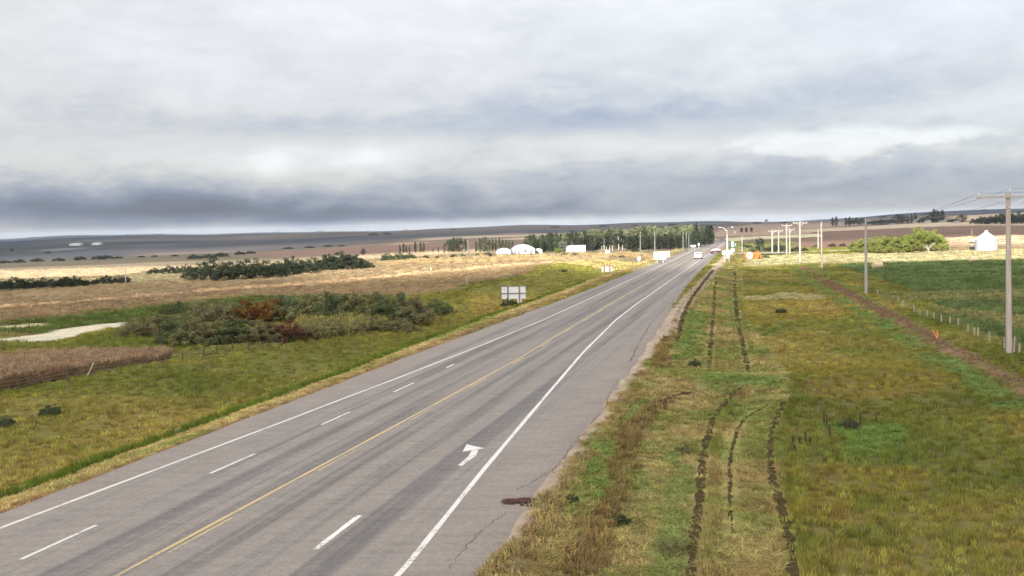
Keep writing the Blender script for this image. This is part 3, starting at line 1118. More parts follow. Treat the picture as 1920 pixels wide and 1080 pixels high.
crack([(838, 1075), (885, 1012), (925, 978), (950, 962)], 0.018)
crack([(965, 920), (1000, 902), (1035, 880), (1060, 852), (1090, 815), (1130, 770), (1145, 735), (1160, 712)], 0.02)
crack([(1180, 680), (1200, 640), (1222, 605), (1250, 575), (1290, 540)], 0.05)
crack([(1075, 760), (1120, 756), (1160, 752)], 0.02)
crack([(1080, 735), (1130, 737), (1175, 735)], 0.02)
crack([(1095, 585), (1140, 556), (1180, 535), (1215, 520)], 0.10)
crack([(1050, 640), (1100, 612), (1150, 585)], 0.03)

# side road at the junction
mb = MB()
prev = None
for k in range(26):
    x = 56 + k * 5.0
    yc = 282 + 0.10 * (x - 56) + 2.0 * math.sin(k * .5)
    w = 4.2 + 5.0 * math.exp(-k / 1.6)
    z = float(hgt(x, yc))
    z = max(z, -0.5 if k > 1 else -0.12) + 0.05
    zz = 0.02 - 0.12 + (z + .1) * min(1, k / 6)
    a, b2 = (x, yc - w, zz), (x, yc + w, zz)
    if prev:
        mb.quad(prev[0], a, b2, prev[1])
    prev = (a, b2)
o = mb.build('side_road', M['gravel'])
tag(o, kind='structure')

# ------------------------------------------------------------------ cloud deck between the place and the sun
# broken stratus 1000 m up: it shades the near ground and the far land; a long gap lets the sun onto the middle distance
def build_cloud_deck():
    m, b, out = new_mat('cloud')
    tr = b.n('ShaderNodeBsdfTranslucent')
    tr.inputs[0].default_value = (0.80, 0.82, 0.86, 1)
    tp = b.n('ShaderNodeBsdfTransparent')
    mx = b.n('ShaderNodeMixShader')
    mx.inputs[0].default_value = 0.36
    b.nt.links.new(tr.outputs[0], mx.inputs[1])
    b.nt.links.new(tp.outputs[0], mx.inputs[2])
    b.nt.links.new(mx.outputs[0], out.inputs[0])
    H = 1000.0
    gx = np.arange(-2600, 2601, 40.0)
    gy = np.concatenate([np.arange(-1400, 100, 60.0), np.arange(100, 500, 8.0), np.arange(500, 3400, 60.0)])
    X, Y = np.meshgrid(gx, gy)
    # where this piece of cloud drops its shadow on the ground
    Yw = Y + (fbm(X, Y, 160, 301) - .5) * 46
    gap = (Yw > 203 + 0.02 * X + 32 * sstep(0, 50, -X)) & (Yw < 400 + 0.06 * X)
    bump = fbm(X, Y, 420, 311, 4) * 260
    top = H + 40 + bump
    bot = H - 0.35 * bump
    verts, idx = [], {}
    faces = []
    ny, nx = X.shape

    def vid(j, i, t):
        key = (j, i, t)
        if key not in idx:
            idx[key] = len(verts)
            z = top[j, i] if t else bot[j, i]
            q = TO_SUN * (float(z) / TO_SUN.z)
            verts.append((X[j, i] + q.x, Y[j, i] + q.y, q.z))
        return idx[key]
    solid = ~(gap[:-1, :-1] | gap[1:, :-1] | gap[:-1, 1:] | gap[1:, 1:])
    for j in range(ny - 1):
        for i in range(nx - 1):
            if not solid[j, i]:
                continue
            faces.append((vid(j, i, 1), vid(j, i + 1, 1), vid(j + 1, i + 1, 1), vid(j + 1, i, 1)))
            faces.append((vid(j + 1, i, 0), vid(j + 1, i + 1, 0), vid(j, i + 1, 0), vid(j, i, 0)))
            for (dj, di, a, c) in ((-1, 0, (j, i), (j, i + 1)), (1, 0, (j + 1, i + 1), (j + 1, i)), (0, -1, (j + 1, i), (j, i)), (0, 1, (j, i + 1), (j + 1, i + 1))):
                jj, ii = j + dj, i + di
                if jj < 0 or ii < 0 or jj >= ny - 1 or ii >= nx - 1 or not solid[jj, ii]:
                    faces.append((vid(*a, 0), vid(*c, 0), vid(*c, 1), vid(*a, 1)))
    me = bpy.data.meshes.new('cloud_deck')
    me.from_pydata(verts, [], faces)
    me.polygons.foreach_set('use_smooth', [True] * len(me.polygons))
    me.materials.append(m)
    o = link('cloud_deck', me)
    tag(o, kind='structure')


build_cloud_deck()

# ------------------------------------------------------------------ grass and crop tufts
def tuft_mesh(name, n, spread, wid, lean, droop, seed, leafy=False, head=False):
    r = random.Random(seed)
    mb = MB()
    for k in range(n):
        a, q = r.uniform(0, 2 * math.pi), spread * math.sqrt(r.random())
        x, y = q * math.cos(a), q * math.sin(a)
        h = r.uniform(.55, 1.0)
        la = r.uniform(0, 2 * math.pi)
        ll = lean * r.uniform(.2, 1)
        dx, dy = math.cos(la) * ll, math.sin(la) * ll
        wa = r.uniform(0, math.pi)
        w = wid * r.uniform(.6, 1.3)
        wx, wy = math.cos(wa) * w, math.sin(wa) * w
        p0 = (x, y, -0.05)
        p1 = (x + dx * .45, y + dy * .45, h * .6)
        p2 = (x + dx * (1 + droop), y + dy * (1 + droop), h * (1 - droop * .6))
        i = len(mb.v)
        w2 = 1.0 if leafy else .75
        mb.v += [(p0[0] - wx, p0[1] - wy, p0[2]), (p0[0] + wx, p0[1] + wy, p0[2]), (p1[0] + wx * w2, p1[1] + wy * w2, p1[2]), (p1[0] - wx * w2, p1[1] - wy * w2, p1[2]), p2]
        mb.f += [(i, i + 1, i + 2, i + 3), (i + 3, i + 2, i + 4)]
        if leafy:
            for _ in range(2):
                t = r.uniform(.25, .95)
                c = (x + dx * t, y + dy * t, h * t)
                aa = r.uniform(0, 2 * math.pi)
                L = wid * r.uniform(3.0, 5.5)
                ex, ey = math.cos(aa) * L, math.sin(aa) * L
                px, py = -math.sin(aa) * L * .35, math.cos(aa) * L * .35
                i = len(mb.v)
                up = r.uniform(-.05, .16)
                mb.v += [c, (c[0] + ex * .5 + px, c[1] + ey * .5 + py, c[2] + up), (c[0] + ex, c[1] + ey, c[2] + up * .5), (c[0] + ex * .5 - px, c[1] + ey * .5 - py, c[2] + up)]
                mb.f.append((i, i + 1, i + 2, i + 3))
        if head:
            i = len(mb.v)
            hw = wid * 1.8
            mb.v += [(p2[0] - wx * 1.8, p2[1] - wy * 1.8, p2[2] - .12), (p2[0] + wx * 1.8, p2[1] + wy * 1.8, p2[2] - .12), (p2[0] + wx, p2[1] + wy, p2[2] + .05), (p2[0] - wx, p2[1] - wy, p2[2] + .05)]
            mb.f.append((i, i + 1, i + 2, i + 3))
    return mb.mesh(name, M['tuft'])


TUFT_COL = bpy.data.collections.new('tuft_shapes')
for i, me in enumerate([
        tuft_mesh('tuft_fine', 18, 0.42, 0.034, 0.30, 0.10, 1),
        tuft_mesh('tuft_flopped', 17, 0.50, 0.040, 0.75, 0.35, 2),
        tuft_mesh('tuft_mown', 18, 0.50, 0.038, 0.45, 0.05, 3),
        tuft_mesh('tuft_leafy', 11, 0.42, 0.036, 0.45, 0.15, 4, leafy=True),
        tuft_mesh('tuft_seedy', 18, 0.45, 0.034, 0.25, 0.06, 5, head=True)]):
    o = bpy.data.objects.new('%d_%s' % (i, me.name), me)
    TUFT_COL.objects.link(o)


def tuft_nodes():
    ng = bpy.data.node_groups.new('tufts', 'GeometryNodeTree')
    ng.interface.new_socket('Geometry', in_out='INPUT', socket_type='NodeSocketGeometry')
    ng.interface.new_socket('Geometry', in_out='OUTPUT', socket_type='NodeSocketGeometry')
    N, L = ng.nodes, ng.links
    gi, go = N.new('NodeGroupInput'), N.new('NodeGroupOutput')
    ci = N.new('GeometryNodeCollectionInfo')
    ci.inputs['Collection'].default_value = TUFT_COL
    ci.inputs['Separate Children'].default_value = True
    ci.inputs['Reset Children'].default_value = True
    ip = N.new('GeometryNodeInstanceOnPoints')
    ip.inputs['Pick Instance'].default_value = True

    def na(nm, t):
        a = N.new('GeometryNodeInputNamedAttribute')
        a.data_type = t
        a.inputs['Name'].default_value = nm
        return a.outputs['Attribute']
    L.new(gi.outputs[0], ip.inputs['Points'])
    L.new(ci.outputs[0], ip.inputs['Instance'])
    L.new(na('tkind', 'INT'), ip.inputs['Instance Index'])
    L.new(na('tscale', 'FLOAT_VECTOR'), ip.inputs['Scale'])
    rot = N.new('FunctionNodeEulerToRotation')
    L.new(na('trot', 'FLOAT_VECTOR'), rot.inputs[0])
    L.new(rot.outputs[0], ip.inputs['Rotation'])
    L.new(ip.outputs[0], go.inputs[0])
    return ng


TUFT_NG = tuft_nodes()
TB = {k: [] for k in 'vmwcp'}


def scatter():
    bands = [(22, 34, 22.0), (34, 48, 15.0), (48, 70, 8.5), (70, 100, 4.4), (100, 145, 2.2), (145, 210, 1.0), (210, 300, 0.42), (300, 430, 0.14)]
    for y0, y1, dens in bands:
        half = 0.60 * y1 + 6
        n = int(dens * (y1 - y0) * 2 * half)
        x = rng.uniform(-half, half, n)
        y = rng.uniform(y0, y1, n)
        keep = np.abs(x) < 0.60 * y + 6
        dd = lat(x, y)
        keep &= (dd < np.interp(y, *PAVE_L) - 0.12) | (dd > np.interp(y, *PAVE_R) + 0.12)
        x, y = x[keep], y[keep]
        col, h, den, kind, grp, d = classify(x, y)
        ym = 0.5 * (y0 + y1)
        p = den * 0.62
        k2 = (rng.random(len(x)) < p) & (h > 0.02) & (grp != 'n')
        x, y, col, h, kind, grp = x[k2], y[k2], col[k2], h[k2], kind[k2], grp[k2]
        z = hgt(x, y)
        clump = 0.55 + 0.9 * fbm(x, y, 1.6, 401)
        hh = h * clump * rng.uniform(.75, 1.25, len(x))
        w = rng.uniform(.8, 1.3, len(x)) * max(0.36, 0.62 * math.sqrt(1.0 / dens) * 2.3) * np.where(kind == 3, .85, 1.0)
        w = np.minimum(w, 3.4)
        jit = rng.uniform(.66, 1.34, (len(x), 1)) * (1 + (rng.random((len(x), 3)) - .5) * .10)
        jit = np.where((grp == 'c')[:, None], 1 + (jit - 1) * .4, jit)
        cc = col * jit * 1.02
        for g in TB:
            m = grp == g
            if m.any():
                TB[g].append((np.stack([x, y, z], 1)[m], cc[m], hh[m], w[m], kind[m]))


scatter()
# taller fringe on both sides of the mow lines and along the left ditch
def fringe(line, offs, n, hgtm, g, kind=0, wob=.16):
    L = np.cumsum(np.r_[0, np.hypot(*np.diff(np.array(line)[:, :2], axis=0).T)])
    s = rng.uniform(0, L[-1], n)
    x = np.interp(s, L, line[:, 0]) + rng.normal(0, wob, n) + offs
    y = np.interp(s, L, line[:, 1])
    z = hgt(x, y)
    cc = classify(x, y)[0] * rng.uniform(.6, 1.25, (n, 1))
    TB[g].append((np.stack([x, y, z], 1), cc, hgtm * rng.uniform(.5, 1.4, n), rng.uniform(.22, .42, n), np.full(n, kind)))


for i, ln in enumerate(MOW[:5]):
    k = 1.0 if i < 2 else 1.3
    n = 520 if i < 2 else 800
    fringe(ln, 0.50 * k, n, 0.30, 'v', wob=.10)
    fringe(ln, -0.52 * k, n // 2, 0.18, 'm', 1, wob=.12)

TNAMES = {
    'v': ('verge_grass', 'uncut olive and golden grass covering the ditches beside the highway', 'grass'),
    'm': ('mown_grass', 'short mown tan and green grass in swaths next to the road', 'grass'),
    'w': ('roadside_weeds', 'dry orange brown weeds crowding the pavement edge and mower lines', 'weeds'),
    'c': ('field_crop', 'brown and straw coloured crop standing in the left hand fields', 'crop'),
    'p': ('forage_field', 'low dark green forage crop behind the right hand fence', 'crop'),
}
def build_tufts():
    for g, parts in TB.items():
        if not parts:
            continue
        co = np.concatenate([p[0] for p in parts])
        cc = np.concatenate([p[1] for p in parts])
        hh = np.concatenate([p[2] for p in parts])
        ww = np.concatenate([p[3] for p in parts])
        kk = np.concatenate([p[4] for p in parts])
        n = len(co)
        nm, lab, cat = TNAMES[g]
        me = bpy.data.meshes.new(nm)
        me.vertices.add(n)
        me.vertices.foreach_set('co', co.astype(np.float32).ravel())
        a = me.attributes.new('tcol', 'FLOAT_COLOR', 'POINT')
        a.data.foreach_set('color', np.concatenate([cc, np.ones((n, 1))], 1).astype(np.float32).ravel())
        a = me.attributes.new('tscale', 'FLOAT_VECTOR', 'POINT')
        a.data.foreach_set('vector', np.stack([ww, ww, hh], 1).astype(np.float32).ravel())
        a = me.attributes.new('trot', 'FLOAT_VECTOR', 'POINT')
        r = np.stack([rng.normal(0, .08, n), rng.normal(0, .08, n), rng.uniform(0, 6.28, n)], 1)
        a.data.foreach_set('vector', r.astype(np.float32).ravel())
        a = me.attributes.new('tkind', 'INT', 'POINT')
        a.data.foreach_set('value', kk.astype(np.int32))
        me.update()
        me.materials.append(M['tuft'])
        o = link(nm, me)
        md = o.modifiers.new('tufts', 'NODES')
        md.node_group = TUFT_NG
        tag(o, lab, cat, kind='stuff')
        print('tufts', nm, n)


build_tufts()

# ------------------------------------------------------------------ the air
def build_haze():
    m, b, out = new_mat('haze')
    v = b.n('ShaderNodeVolumePrincipled')
    v.inputs['Color'].default_value = (0.72, 0.83, 1.0, 1)
    v.inputs['Density'].default_value = 1.0e-4
    v.inputs['Anisotropy'].default_value = 0.0
    b.nt.links.new(v.outputs[0], out.inputs['Volume'])
    g = np.empty(len(GROUND.data.vertices) * 3, np.float32)
    GROUND.data.vertices.foreach_get('co', g)
    g = g.reshape(-1, 3)
    lo, hi = g.min(0) - 1.0, g.max(0) + 1.0
    lo[2], hi[2] = g[:, 2].min() - 1.0, g[:, 2].max() + 16.0
    c, s = (lo + hi) / 2, hi - lo
    print('haze', lo, hi)
    o = MB().box(*map(float, c), *map(float, s)).build('haze', m)
    tag(o, 'thin pale air over the whole prairie', 'haze', kind='stuff')


build_haze()

# ------------------------------------------------------------------ trees and bushes
FOL = {
    'spruce': foliage_mat('spruce_needles', 'GEOMETRY', 'var', (0.026, 0.036, 0.026), .02, .35, .15),
    'dark': foliage_mat('dark_hedge_leaves', 'GEOMETRY', 'var', (0.040, 0.050, 0.030), .02, .4, .2),
    'mid': foliage_mat('green_poplar_leaves', 'GEOMETRY', 'var', (0.062, 0.080, 0.042), .02, .35, .25),
    'pale': foliage_mat('pale_poplar_leaves', 'GEOMETRY', 'var', (0.20, 0.22, 0.12), .02, .3, .3),
    'grey': foliage_mat('grey_green_leaves', 'GEOMETRY', 'var', (0.17, 0.18, 0.15), .02, .25, .25),
    'willow': foliage_mat('olive_willow_leaves', 'GEOMETRY', 'var', (0.185, 0.178, 0.078), .025, .4, .25),
    'green': foliage_mat('dark_green_shrub_leaves', 'GEOMETRY', 'var', (0.108, 0.128, 0.058), .025, .4, .25),
    'orange': foliage_mat('rust_orange_leaves', 'GEOMETRY', 'var', (0.19, 0.10, 0.032), .02, .35, .25),
    'red': foliage_mat('red_brown_leaves', 'GEOMETRY', 'var', (0.135, 0.062, 0.042), .02, .35, .25),
    'brown': foliage_mat('brown_olive_leaves', 'GEOMETRY', 'var', (0.165, 0.145, 0.075), .02, .35, .25),
    'sunny': foliage_mat('yellow_green_caragana_leaves', 'GEOMETRY', 'var', (0.19, 0.215, 0.055), .02, .35, .3),
    'reed': foliage_mat('reed_leaves', 'GEOMETRY', 'var', (0.19, 0.175, 0.08), .02, .3, .3),
}


def crown_data(shape, seed):
    r = random.Random(seed)
    cl = []
    if shape == 'spruce':
        for k in range(60):
            z = 0.06 + 0.92 * (k / 60.0)
            R = 0.21 * (1 - z) ** 0.85 + 0.008
            for _ in range(2):
                a = r.uniform(0, 6.28)
                q = R * r.uniform(.35, .9)
                cl.append((q * math.cos(a), q * math.sin(a), z, .05 * (1.15 - z) + .012, .03))
        per, leaf = 13, .042
    elif shape == 'poplar':
        for k in range(85):
            z = 0.08 + 0.92 * k / 85.0
            R = 0.15 * math.sin(math.pi * min(1, (z * .92 + .10))) ** .7 + .01
            a = r.uniform(0, 6.28)
            q = R * r.uniform(.2, .95)
            cl.append((q * math.cos(a), q * math.sin(a), z, .055, .065))
        per, leaf = 17, .045
    elif shape == 'aspen':
        for k in range(60):
            z = r.uniform(.42, 1)
            R = 0.20 * math.sqrt(max(0.03, 1 - ((z - .68) / .34) ** 2))
            a = r.uniform(0, 6.28)
            q = R * math.sqrt(r.random())
            cl.append((q * math.cos(a), q * math.sin(a), z, .065, .06))
        per, leaf = 20, .05
    elif shape == 'round':
        for k in range(75):
            z = r.uniform(.12, 1)
            R = 0.44 * math.sqrt(max(0.04, 1 - ((z - .55) / .48) ** 2))
            a = r.uniform(0, 6.28)
            q = R * (r.random() ** .4)
            cl.append((q * math.cos(a), q * math.sin(a), z * r.uniform(.88, 1.02), .10, .085))
        per, leaf = 26, .06
    elif shape == 'bush':
        for k in range(85):
            a = r.uniform(0, 6.28)
            q = 0.68 * math.sqrt(r.random())
            top = (1 - (q / .76) ** 2) ** .6 * r.uniform(.72, 1.08)
            z = top * r.uniform(.15, 1) ** .55
            cl.append((q * math.cos(a), q * math.sin(a), max(.06, z - .05), .11, .09))
        per, leaf = 84, .052
    else:   # wide low hedge bush
        for k in range(95):
            a = r.uniform(0, 6.28)
            q = 1.05 * math.sqrt(r.random())
            top = (1 - (q / 1.2) ** 2) ** .55 * r.uniform(.6, 1.1)
            z = top * r.uniform(.15, 1) ** .5
            cl.append((q * math.cos(a), q * math.sin(a) * .8, max(.06, z - .06), .14, .11))
        per, leaf = 44, .078
    g = np.random.default_rng(seed)
    V, F, A = [], [], []
    i = 0
    for cx, cy, cz, rx, rz in cl:
        cv = g.random()
        for _ in range(per):
            d = g.normal(size=3)
            d /= np.linalg.norm(d) + 1e-9
            c = np.array([cx, cy, cz]) + d * np.array([rx, rx, rz]) * g.random() ** .45
            u = g.normal(size=3)
            u /= np.linalg.norm(u)
            w = np.cross(u, g.normal(size=3))
            w /= np.linalg.norm(w) + 1e-9
            s = leaf * g.uniform(.55, 1.25) * .5
            V += [c - u * s, c + w * s * .6, c + u * s, c - w * s * .6]
            F.append((i, i + 1, i + 2, i + 3))
            A += [cv * .6 + g.random() * .4] * 4
            i += 4
    return np.array(V), F, np.array(A), cl


def trunk_data(shape, seed, cl):
    r = random.Random(seed + 99)
    mb = MB()
    if shape in ('spruce', 'poplar'):
        mb.tube([(0, 0, -.03), (.004, 0, .3), (0, .003, .6), (0, 0, .95)], [.024, .019, .012, .003], 7)
        nl = 6
    elif shape == 'aspen':
        mb.tube([(0, 0, -.03), (.006, .002, .3), (-.004, 0, .6), (0, 0, .92)], [.021, .017, .012, .003], 7)
        nl = 7
    elif shape == 'round':
        mb.tube([(0, 0, -.03), (.01, 0, .2), (0, .01, .5), (.01, 0, .8)], [.045, .038, .024, .006], 7)
        nl = 9
    else:
        for k in range(5):
            a = k * 1.256 + r.uniform(-.4, .4)
            mb.tube([(.04 * math.cos(a), .04 * math.sin(a), -.05), (.16 * math.cos(a), .16 * math.sin(a), .3), (.34 * math.cos(a), .34 * math.sin(a), .62)], [.022, .016, .005], 5)
        nl = 6
    for k in range(nl):
        c = r.choice(cl)
        z0 = max(.05, c[2] * r.uniform(.45, .7))
        mb.tube([(0, 0, z0), (c[0] * .5, c[1] * .5, (z0 + c[2]) / 2 + .01), (c[0] * .95, c[1] * .95, c[2])], [.011, .008, .003], 5)
    return mb


PROTO = {}


def proto(shape, mat, var, bark):
    key = (shape, mat, var, bark)
    if key not in PROTO:
        gk = (shape, var)
        if gk not in PROTO:
            PROTO[gk] = crown_data(shape, 1000 + var * 37 + sum(map(ord, shape)))
        V, F, A, cl = PROTO[gk]
        me = bpy.data.meshes.new('crown_' + shape)
        me.from_pydata(V.tolist(), [], F)
        at = me.attributes.new('var', 'FLOAT', 'POINT')
        at.data.foreach_set('value', A.astype(np.float32))
        me.materials.append(FOL[mat])
        tm = trunk_data(shape, var, cl).mesh('trunk_' + shape, M[bark])
        PROTO[key] = (me, tm)
    return PROTO[key]


def tree_at(p, hm, shape, mat, name, label, cat, group=None, wide=1.0, bark='bark', var=None):
    var = random.randrange(3) if var is None else var
    cm, tm = proto(shape, mat, var, bark)
    e = empty(name, (p.x, p.y, p.z - 0.03), random.uniform(0, 6.28), label, cat, group)
    e.scale = (hm * wide, hm * wide, hm)
    link('trunk', tm, e)
    link('crown', cm, e)
    return e


def tree(px, base, top, shape, mat, name, label, cat, group=None, wide=1.0, bark='bark', var=None, boost=1.1):
    p = P(px, base)
    return tree_at(p, max(.3, (base - top) * mpp(p) * boost), shape, mat, name, label, cat, group, wide, bark, var)


# thicket in the slough on the left (left to right)
TH = [(262, 634, 602, 'brown', 'bush'), (300, 628, 596, 'brown', 'bush'), (338, 646, 605, 'green', 'bush'), (372, 648, 604, 'willow', 'bush'),
      (408, 646, 607, 'willow', 'bush'), (446, 645, 604, 'green', 'bush'), (488, 643, 606, 'brown', 'bush'), (536, 641, 606, 'red', 'bush'),
      (385, 606, 574, 'brown', 'low'), (430, 606, 570, 'brown', 'low'), (474, 606, 566, 'orange', 'bush'), (508, 604, 566, 'orange', 'bush'),
      (548, 602, 563, 'green', 'bush'), (590, 603, 560, 'willow', 'bush'), (632, 602, 561, 'green', 'bush'), (672, 602, 558, 'willow', 'bush'),
      (712, 603, 556, 'willow', 'bush'), (748, 606, 558, 'green', 'bush'), (772, 608, 566, 'brown', 'bush'), (815, 590, 566, 'green', 'low'),
      (750, 622, 600, 'brown', 'low'), (620, 628, 604, 'reed', 'low'), (665, 624, 602, 'reed', 'low'), (706, 620, 598, 'reed', 'low'), (585, 634, 606, 'reed', 'low'),
      (330, 590, 570, 'green', 'low'), (290, 606, 592, 'green', 'low'), (520, 575, 556, 'green', 'low'), (610, 572, 552, 'green', 'low')]
WORDS = {'brown': 'brown olive', 'green': 'dark green', 'willow': 'olive green', 'red': 'red brown', 'orange': 'rust orange', 'reed': 'pale yellowish'}
cnt = {}
for px, b0, t0, mt, sh in sorted(TH):
    k = (mt, sh)
    cnt[k] = cnt.get(k, 0) + 1
    w = 'low spreading' if sh == 'low' else 'rounded'
    lab = '%s %s bush, %s of its kind from the left in the slough thicket' % (w, WORDS[mt], ORD[cnt[k] - 1])
    if mt == 'red':
        lab = 'rounded red brown bush at the right end of the thicket front row'
    tree(px, b0, t0, sh, mt, 'willow_bush', lab, 'bush', 'bushes of the slough thicket', wide=1.2 if sh == 'bush' else 1.1, boost=1.35)

# small shrubs on the verges
for px, b0, t0, mt, sh, lab in [
        (1465, 588, 577, 'green', 'low', 'lone small dark green shrub in the grass right of the mown strips'),
        (95, 778, 757, 'green', 'low', 'low dark green shrub in the verge at the left edge'),
        (8, 800, 780, 'green', 'low', 'low dark shrub at the very left edge below the larger shrub'),
        (1160, 982, 962, 'green', 'low', 'dark green leafy weed clump beside the brown mower line'),
        (1258, 1035, 1008, 'willow', 'low', 'olive green thistle clump between the mown swaths near the bottom'),
        (1285, 850, 832, 'willow', 'low', 'small olive weed clump beside the second mower line'),
        (1592, 802, 784, 'green', 'low', 'dark sedge clump behind the cattails in the wet hollow'),
        (1070, 940, 925, 'green', 'low', 'small green weed patch at the pavement edge near the scrap'),
        (1302, 688, 672, 'green', 'bush', 'tiny dark weed at the near end of the far swath'),
        (955, 575, 560, 'green', 'low', 'low green bush in front of the large sign posts'),
        (1058, 510, 504, 'green', 'low', 'small dark bush on the grassy mound')]:
    tree(px, b0, t0, sh, 'mid' if mt == 'green' else mt, 'shrub', lab, 'shrub')

# hedgerow beside the pale stubble
hr = [(290, 514, 504), (318, 514, 501), (345, 513, 499), (375, 525, 500), (405, 526, 494), (438, 524, 496), (470, 522, 492), (500, 521, 494), (530, 517, 492),
      (560, 514, 488), (590, 508, 488), (618, 507, 482), (642, 505, 477), (662, 504, 482), (686, 503, 491)]
for i, (px, b0, t0) in enumerate(hr):
    tree(px, b0, t0, 'low' if i not in (11, 12, 13) else 'bush', 'dark', 'hedge_bush', 'dark green hedge bush, %s from the left in the row beside pale stubble' % ORD[i], 'bush',
         'hedgerow beside the stubble', wide=1.0 if i not in (11, 12, 13) else 1.2, boost=1.35)
hr = [(5, 544, 530), (30, 543, 524), (58, 541, 526), (88, 540, 524), (120, 538, 523), (135, 537, 521), (165, 535, 526), (195, 533, 520), (228, 531, 519)]
for i, (px, b0, t0) in enumerate(hr):
    tree(px, b0, t0, 'low', 'dark', 'hedge_bush', 'dark hedge bush, %s from the left in the row at the left edge' % ORD[i], 'bush', 'hedgerow at the left edge', wide=1.15, boost=1.35)
# farther dark bush lines in the valley on the left
hr = [(8, 494, 487), (35, 493, 486), (70, 491, 484), (110, 490, 483), (150, 488, 480), (185, 487, 479), (200, 486, 478), (222, 485, 480), (265, 483, 479), (290, 482, 478), (328, 481, 477),
      (365, 486, 477), (390, 485, 476), (415, 482, 473), (450, 478, 471), (470, 476, 470)]
for i, (px, b0, t0) in enumerate(hr):
    tree(px, b0, t0, 'low', 'dark', 'valley_bush', 'distant dark bush, %s from the left along the far side of the stubble' % ORD[i], 'bush', 'distant bushes across the valley', wide=1.5)
hr = [(540, 467, 463), (580, 465, 461), (615, 463, 459), (640, 462, 459), (700, 441, 437), (725, 440, 436), (90, 475, 472)]
for i, (px, b0, t0) in enumerate(hr):
    tree(px, b0, t0, 'low', 'dark', 'valley_bush', 'very distant dark bush patch, %s from the left below the left ridge' % ORD[i], 'bush', 'bush patches below the ridge', wide=2.2)
tree(22, 472, 466, 'round', 'dark', 'lone_tree', 'lone dark tree on the far slope at the left edge', 'tree')
tree(681, 478, 467, 'round', 'dark', 'lone_tree', 'lone dark tree at the end of the pale stubble strip', 'tree')
for i, (px, b0, t0) in enumerate([(726, 490, 474), (748, 489, 473), (768, 487, 474), (798, 484, 478), (820, 484, 479), (850, 483, 476), (868, 482, 476), (895, 481, 475), (915, 480, 472)]):
    tree(px, b0, t0, 'low', 'dark' if i > 2 else 'mid', 'hedge_bush', 'squat bush, %s from the left in front of the poplar row' % ORD[i], 'bush', 'bushes before the poplars', wide=.9)

# poplar windbreak left of the hall
pr = [(750, 475, 459, 'spruce', 'dark'), (757, 475, 458, 'poplar', 'dark'), (762, 475, 462, 'poplar', 'dark'), (768, 475, 462, 'poplar', 'mid'), (779, 474, 455, 'poplar', 'dark'), (789, 474, 456, 'poplar', 'dark'),
      (795, 474, 457, 'poplar', 'mid'), (812, 474, 465, 'poplar', 'mid'), (822, 474, 464, 'poplar', 'mid'), (833, 474, 460, 'poplar', 'mid'), (842, 473, 452, 'round', 'dark'), (852, 473, 449, 'round', 'dark'),
      (862, 473, 449, 'round', 'dark'), (873, 473, 451, 'poplar', 'dark'), (893, 473, 454, 'poplar', 'mid'), (900, 473, 449, 'poplar', 'mid'), (908, 473, 448, 'round', 'mid'), (918, 473, 451, 'poplar', 'mid'),
      (924, 472, 450, 'poplar', 'mid'), (930, 472, 450, 'poplar', 'mid'), (937, 472, 449, 'poplar', 'mid'), (943, 472, 451, 'poplar', 'dark'), (949, 472, 451, 'poplar', 'mid'), (955, 472, 452, 'poplar', 'mid'), (961, 472, 453, 'poplar', 'mid')]
for i, (px, b0, t0, sh, mt) in enumerate(pr):
    b0 -= 0.5
    o = tree(px, b0, t0, sh, mt, 'windbreak_tree', '%s windbreak tree, %s from the left in the row left of the white hall' % ({'poplar': 'slim', 'round': 'broad', 'spruce': 'pointed'}[sh], ORD[i] if i < 24 else 'last'),
             'tree', 'windbreak left of the hall', wide=1.0)

# wood behind the hall and quonset
def wood_label(px, sh, mt, row):
    seg = ['behind the small shed', 'left of the quonset shed', 'behind the quonset shed', 'just right of the quonset shed', 'above the weathered tan board', 'left of the thin grey pole',
           'behind the two thin grey poles', 'right of the large white board', 'left of the trio of thin poles', 'behind the trio of thin poles', 'under the tallest spruce', 'at its right end by the road'][
        int(np.searchsorted([1020, 1050, 1095, 1125, 1165, 1195, 1232, 1258, 1278, 1295, 1318], px))]
    kind = {'spruce': 'pointed', 'poplar': 'slim', 'round': 'broad', 'aspen': 'long trunked'}[sh]
    tone = {'spruce': 'blackish', 'dark': 'dark', 'mid': 'green', 'pale': 'pale'}[mt]
    return '%s %s tree in %s of wood, %s' % (kind, tone, row, seg)


for i in range(64):
    px = 980 + i * 5.65 + random.uniform(-1.5, 1.5)
    base = float(np.interp(px, [980, 1100, 1290, 1338], [474.5, 471.5, 467, 457])) - random.uniform(0, 1.2)
    top = float(np.interp(px, [980, 1005, 1060, 1150, 1250, 1335], [456, 447, 444, 441, 438, 431])) + random.uniform(-3, 4)
    sh, mt, bk = random.choice([('spruce', 'spruce', 'bark'), ('poplar', 'dark', 'bark'), ('round', 'dark', 'bark'), ('spruce', 'dark', 'bark')])
    if px < 1060:
        sh, mt = random.choice([('poplar', 'mid'), ('round', 'mid'), ('poplar', 'dark')])
    if 1126 < px < 1172:
        sh, mt, bk = 'aspen', 'dark', 'pale_bark'
    p = P(px, base)
    tree_at(p, (base - top) * mpp(p), sh, mt, 'wood_tree', wood_label(px, sh, mt, 'front'), 'tree', 'front trees of the wood', wide=1.35 if sh != 'round' else .95, bark=bk)
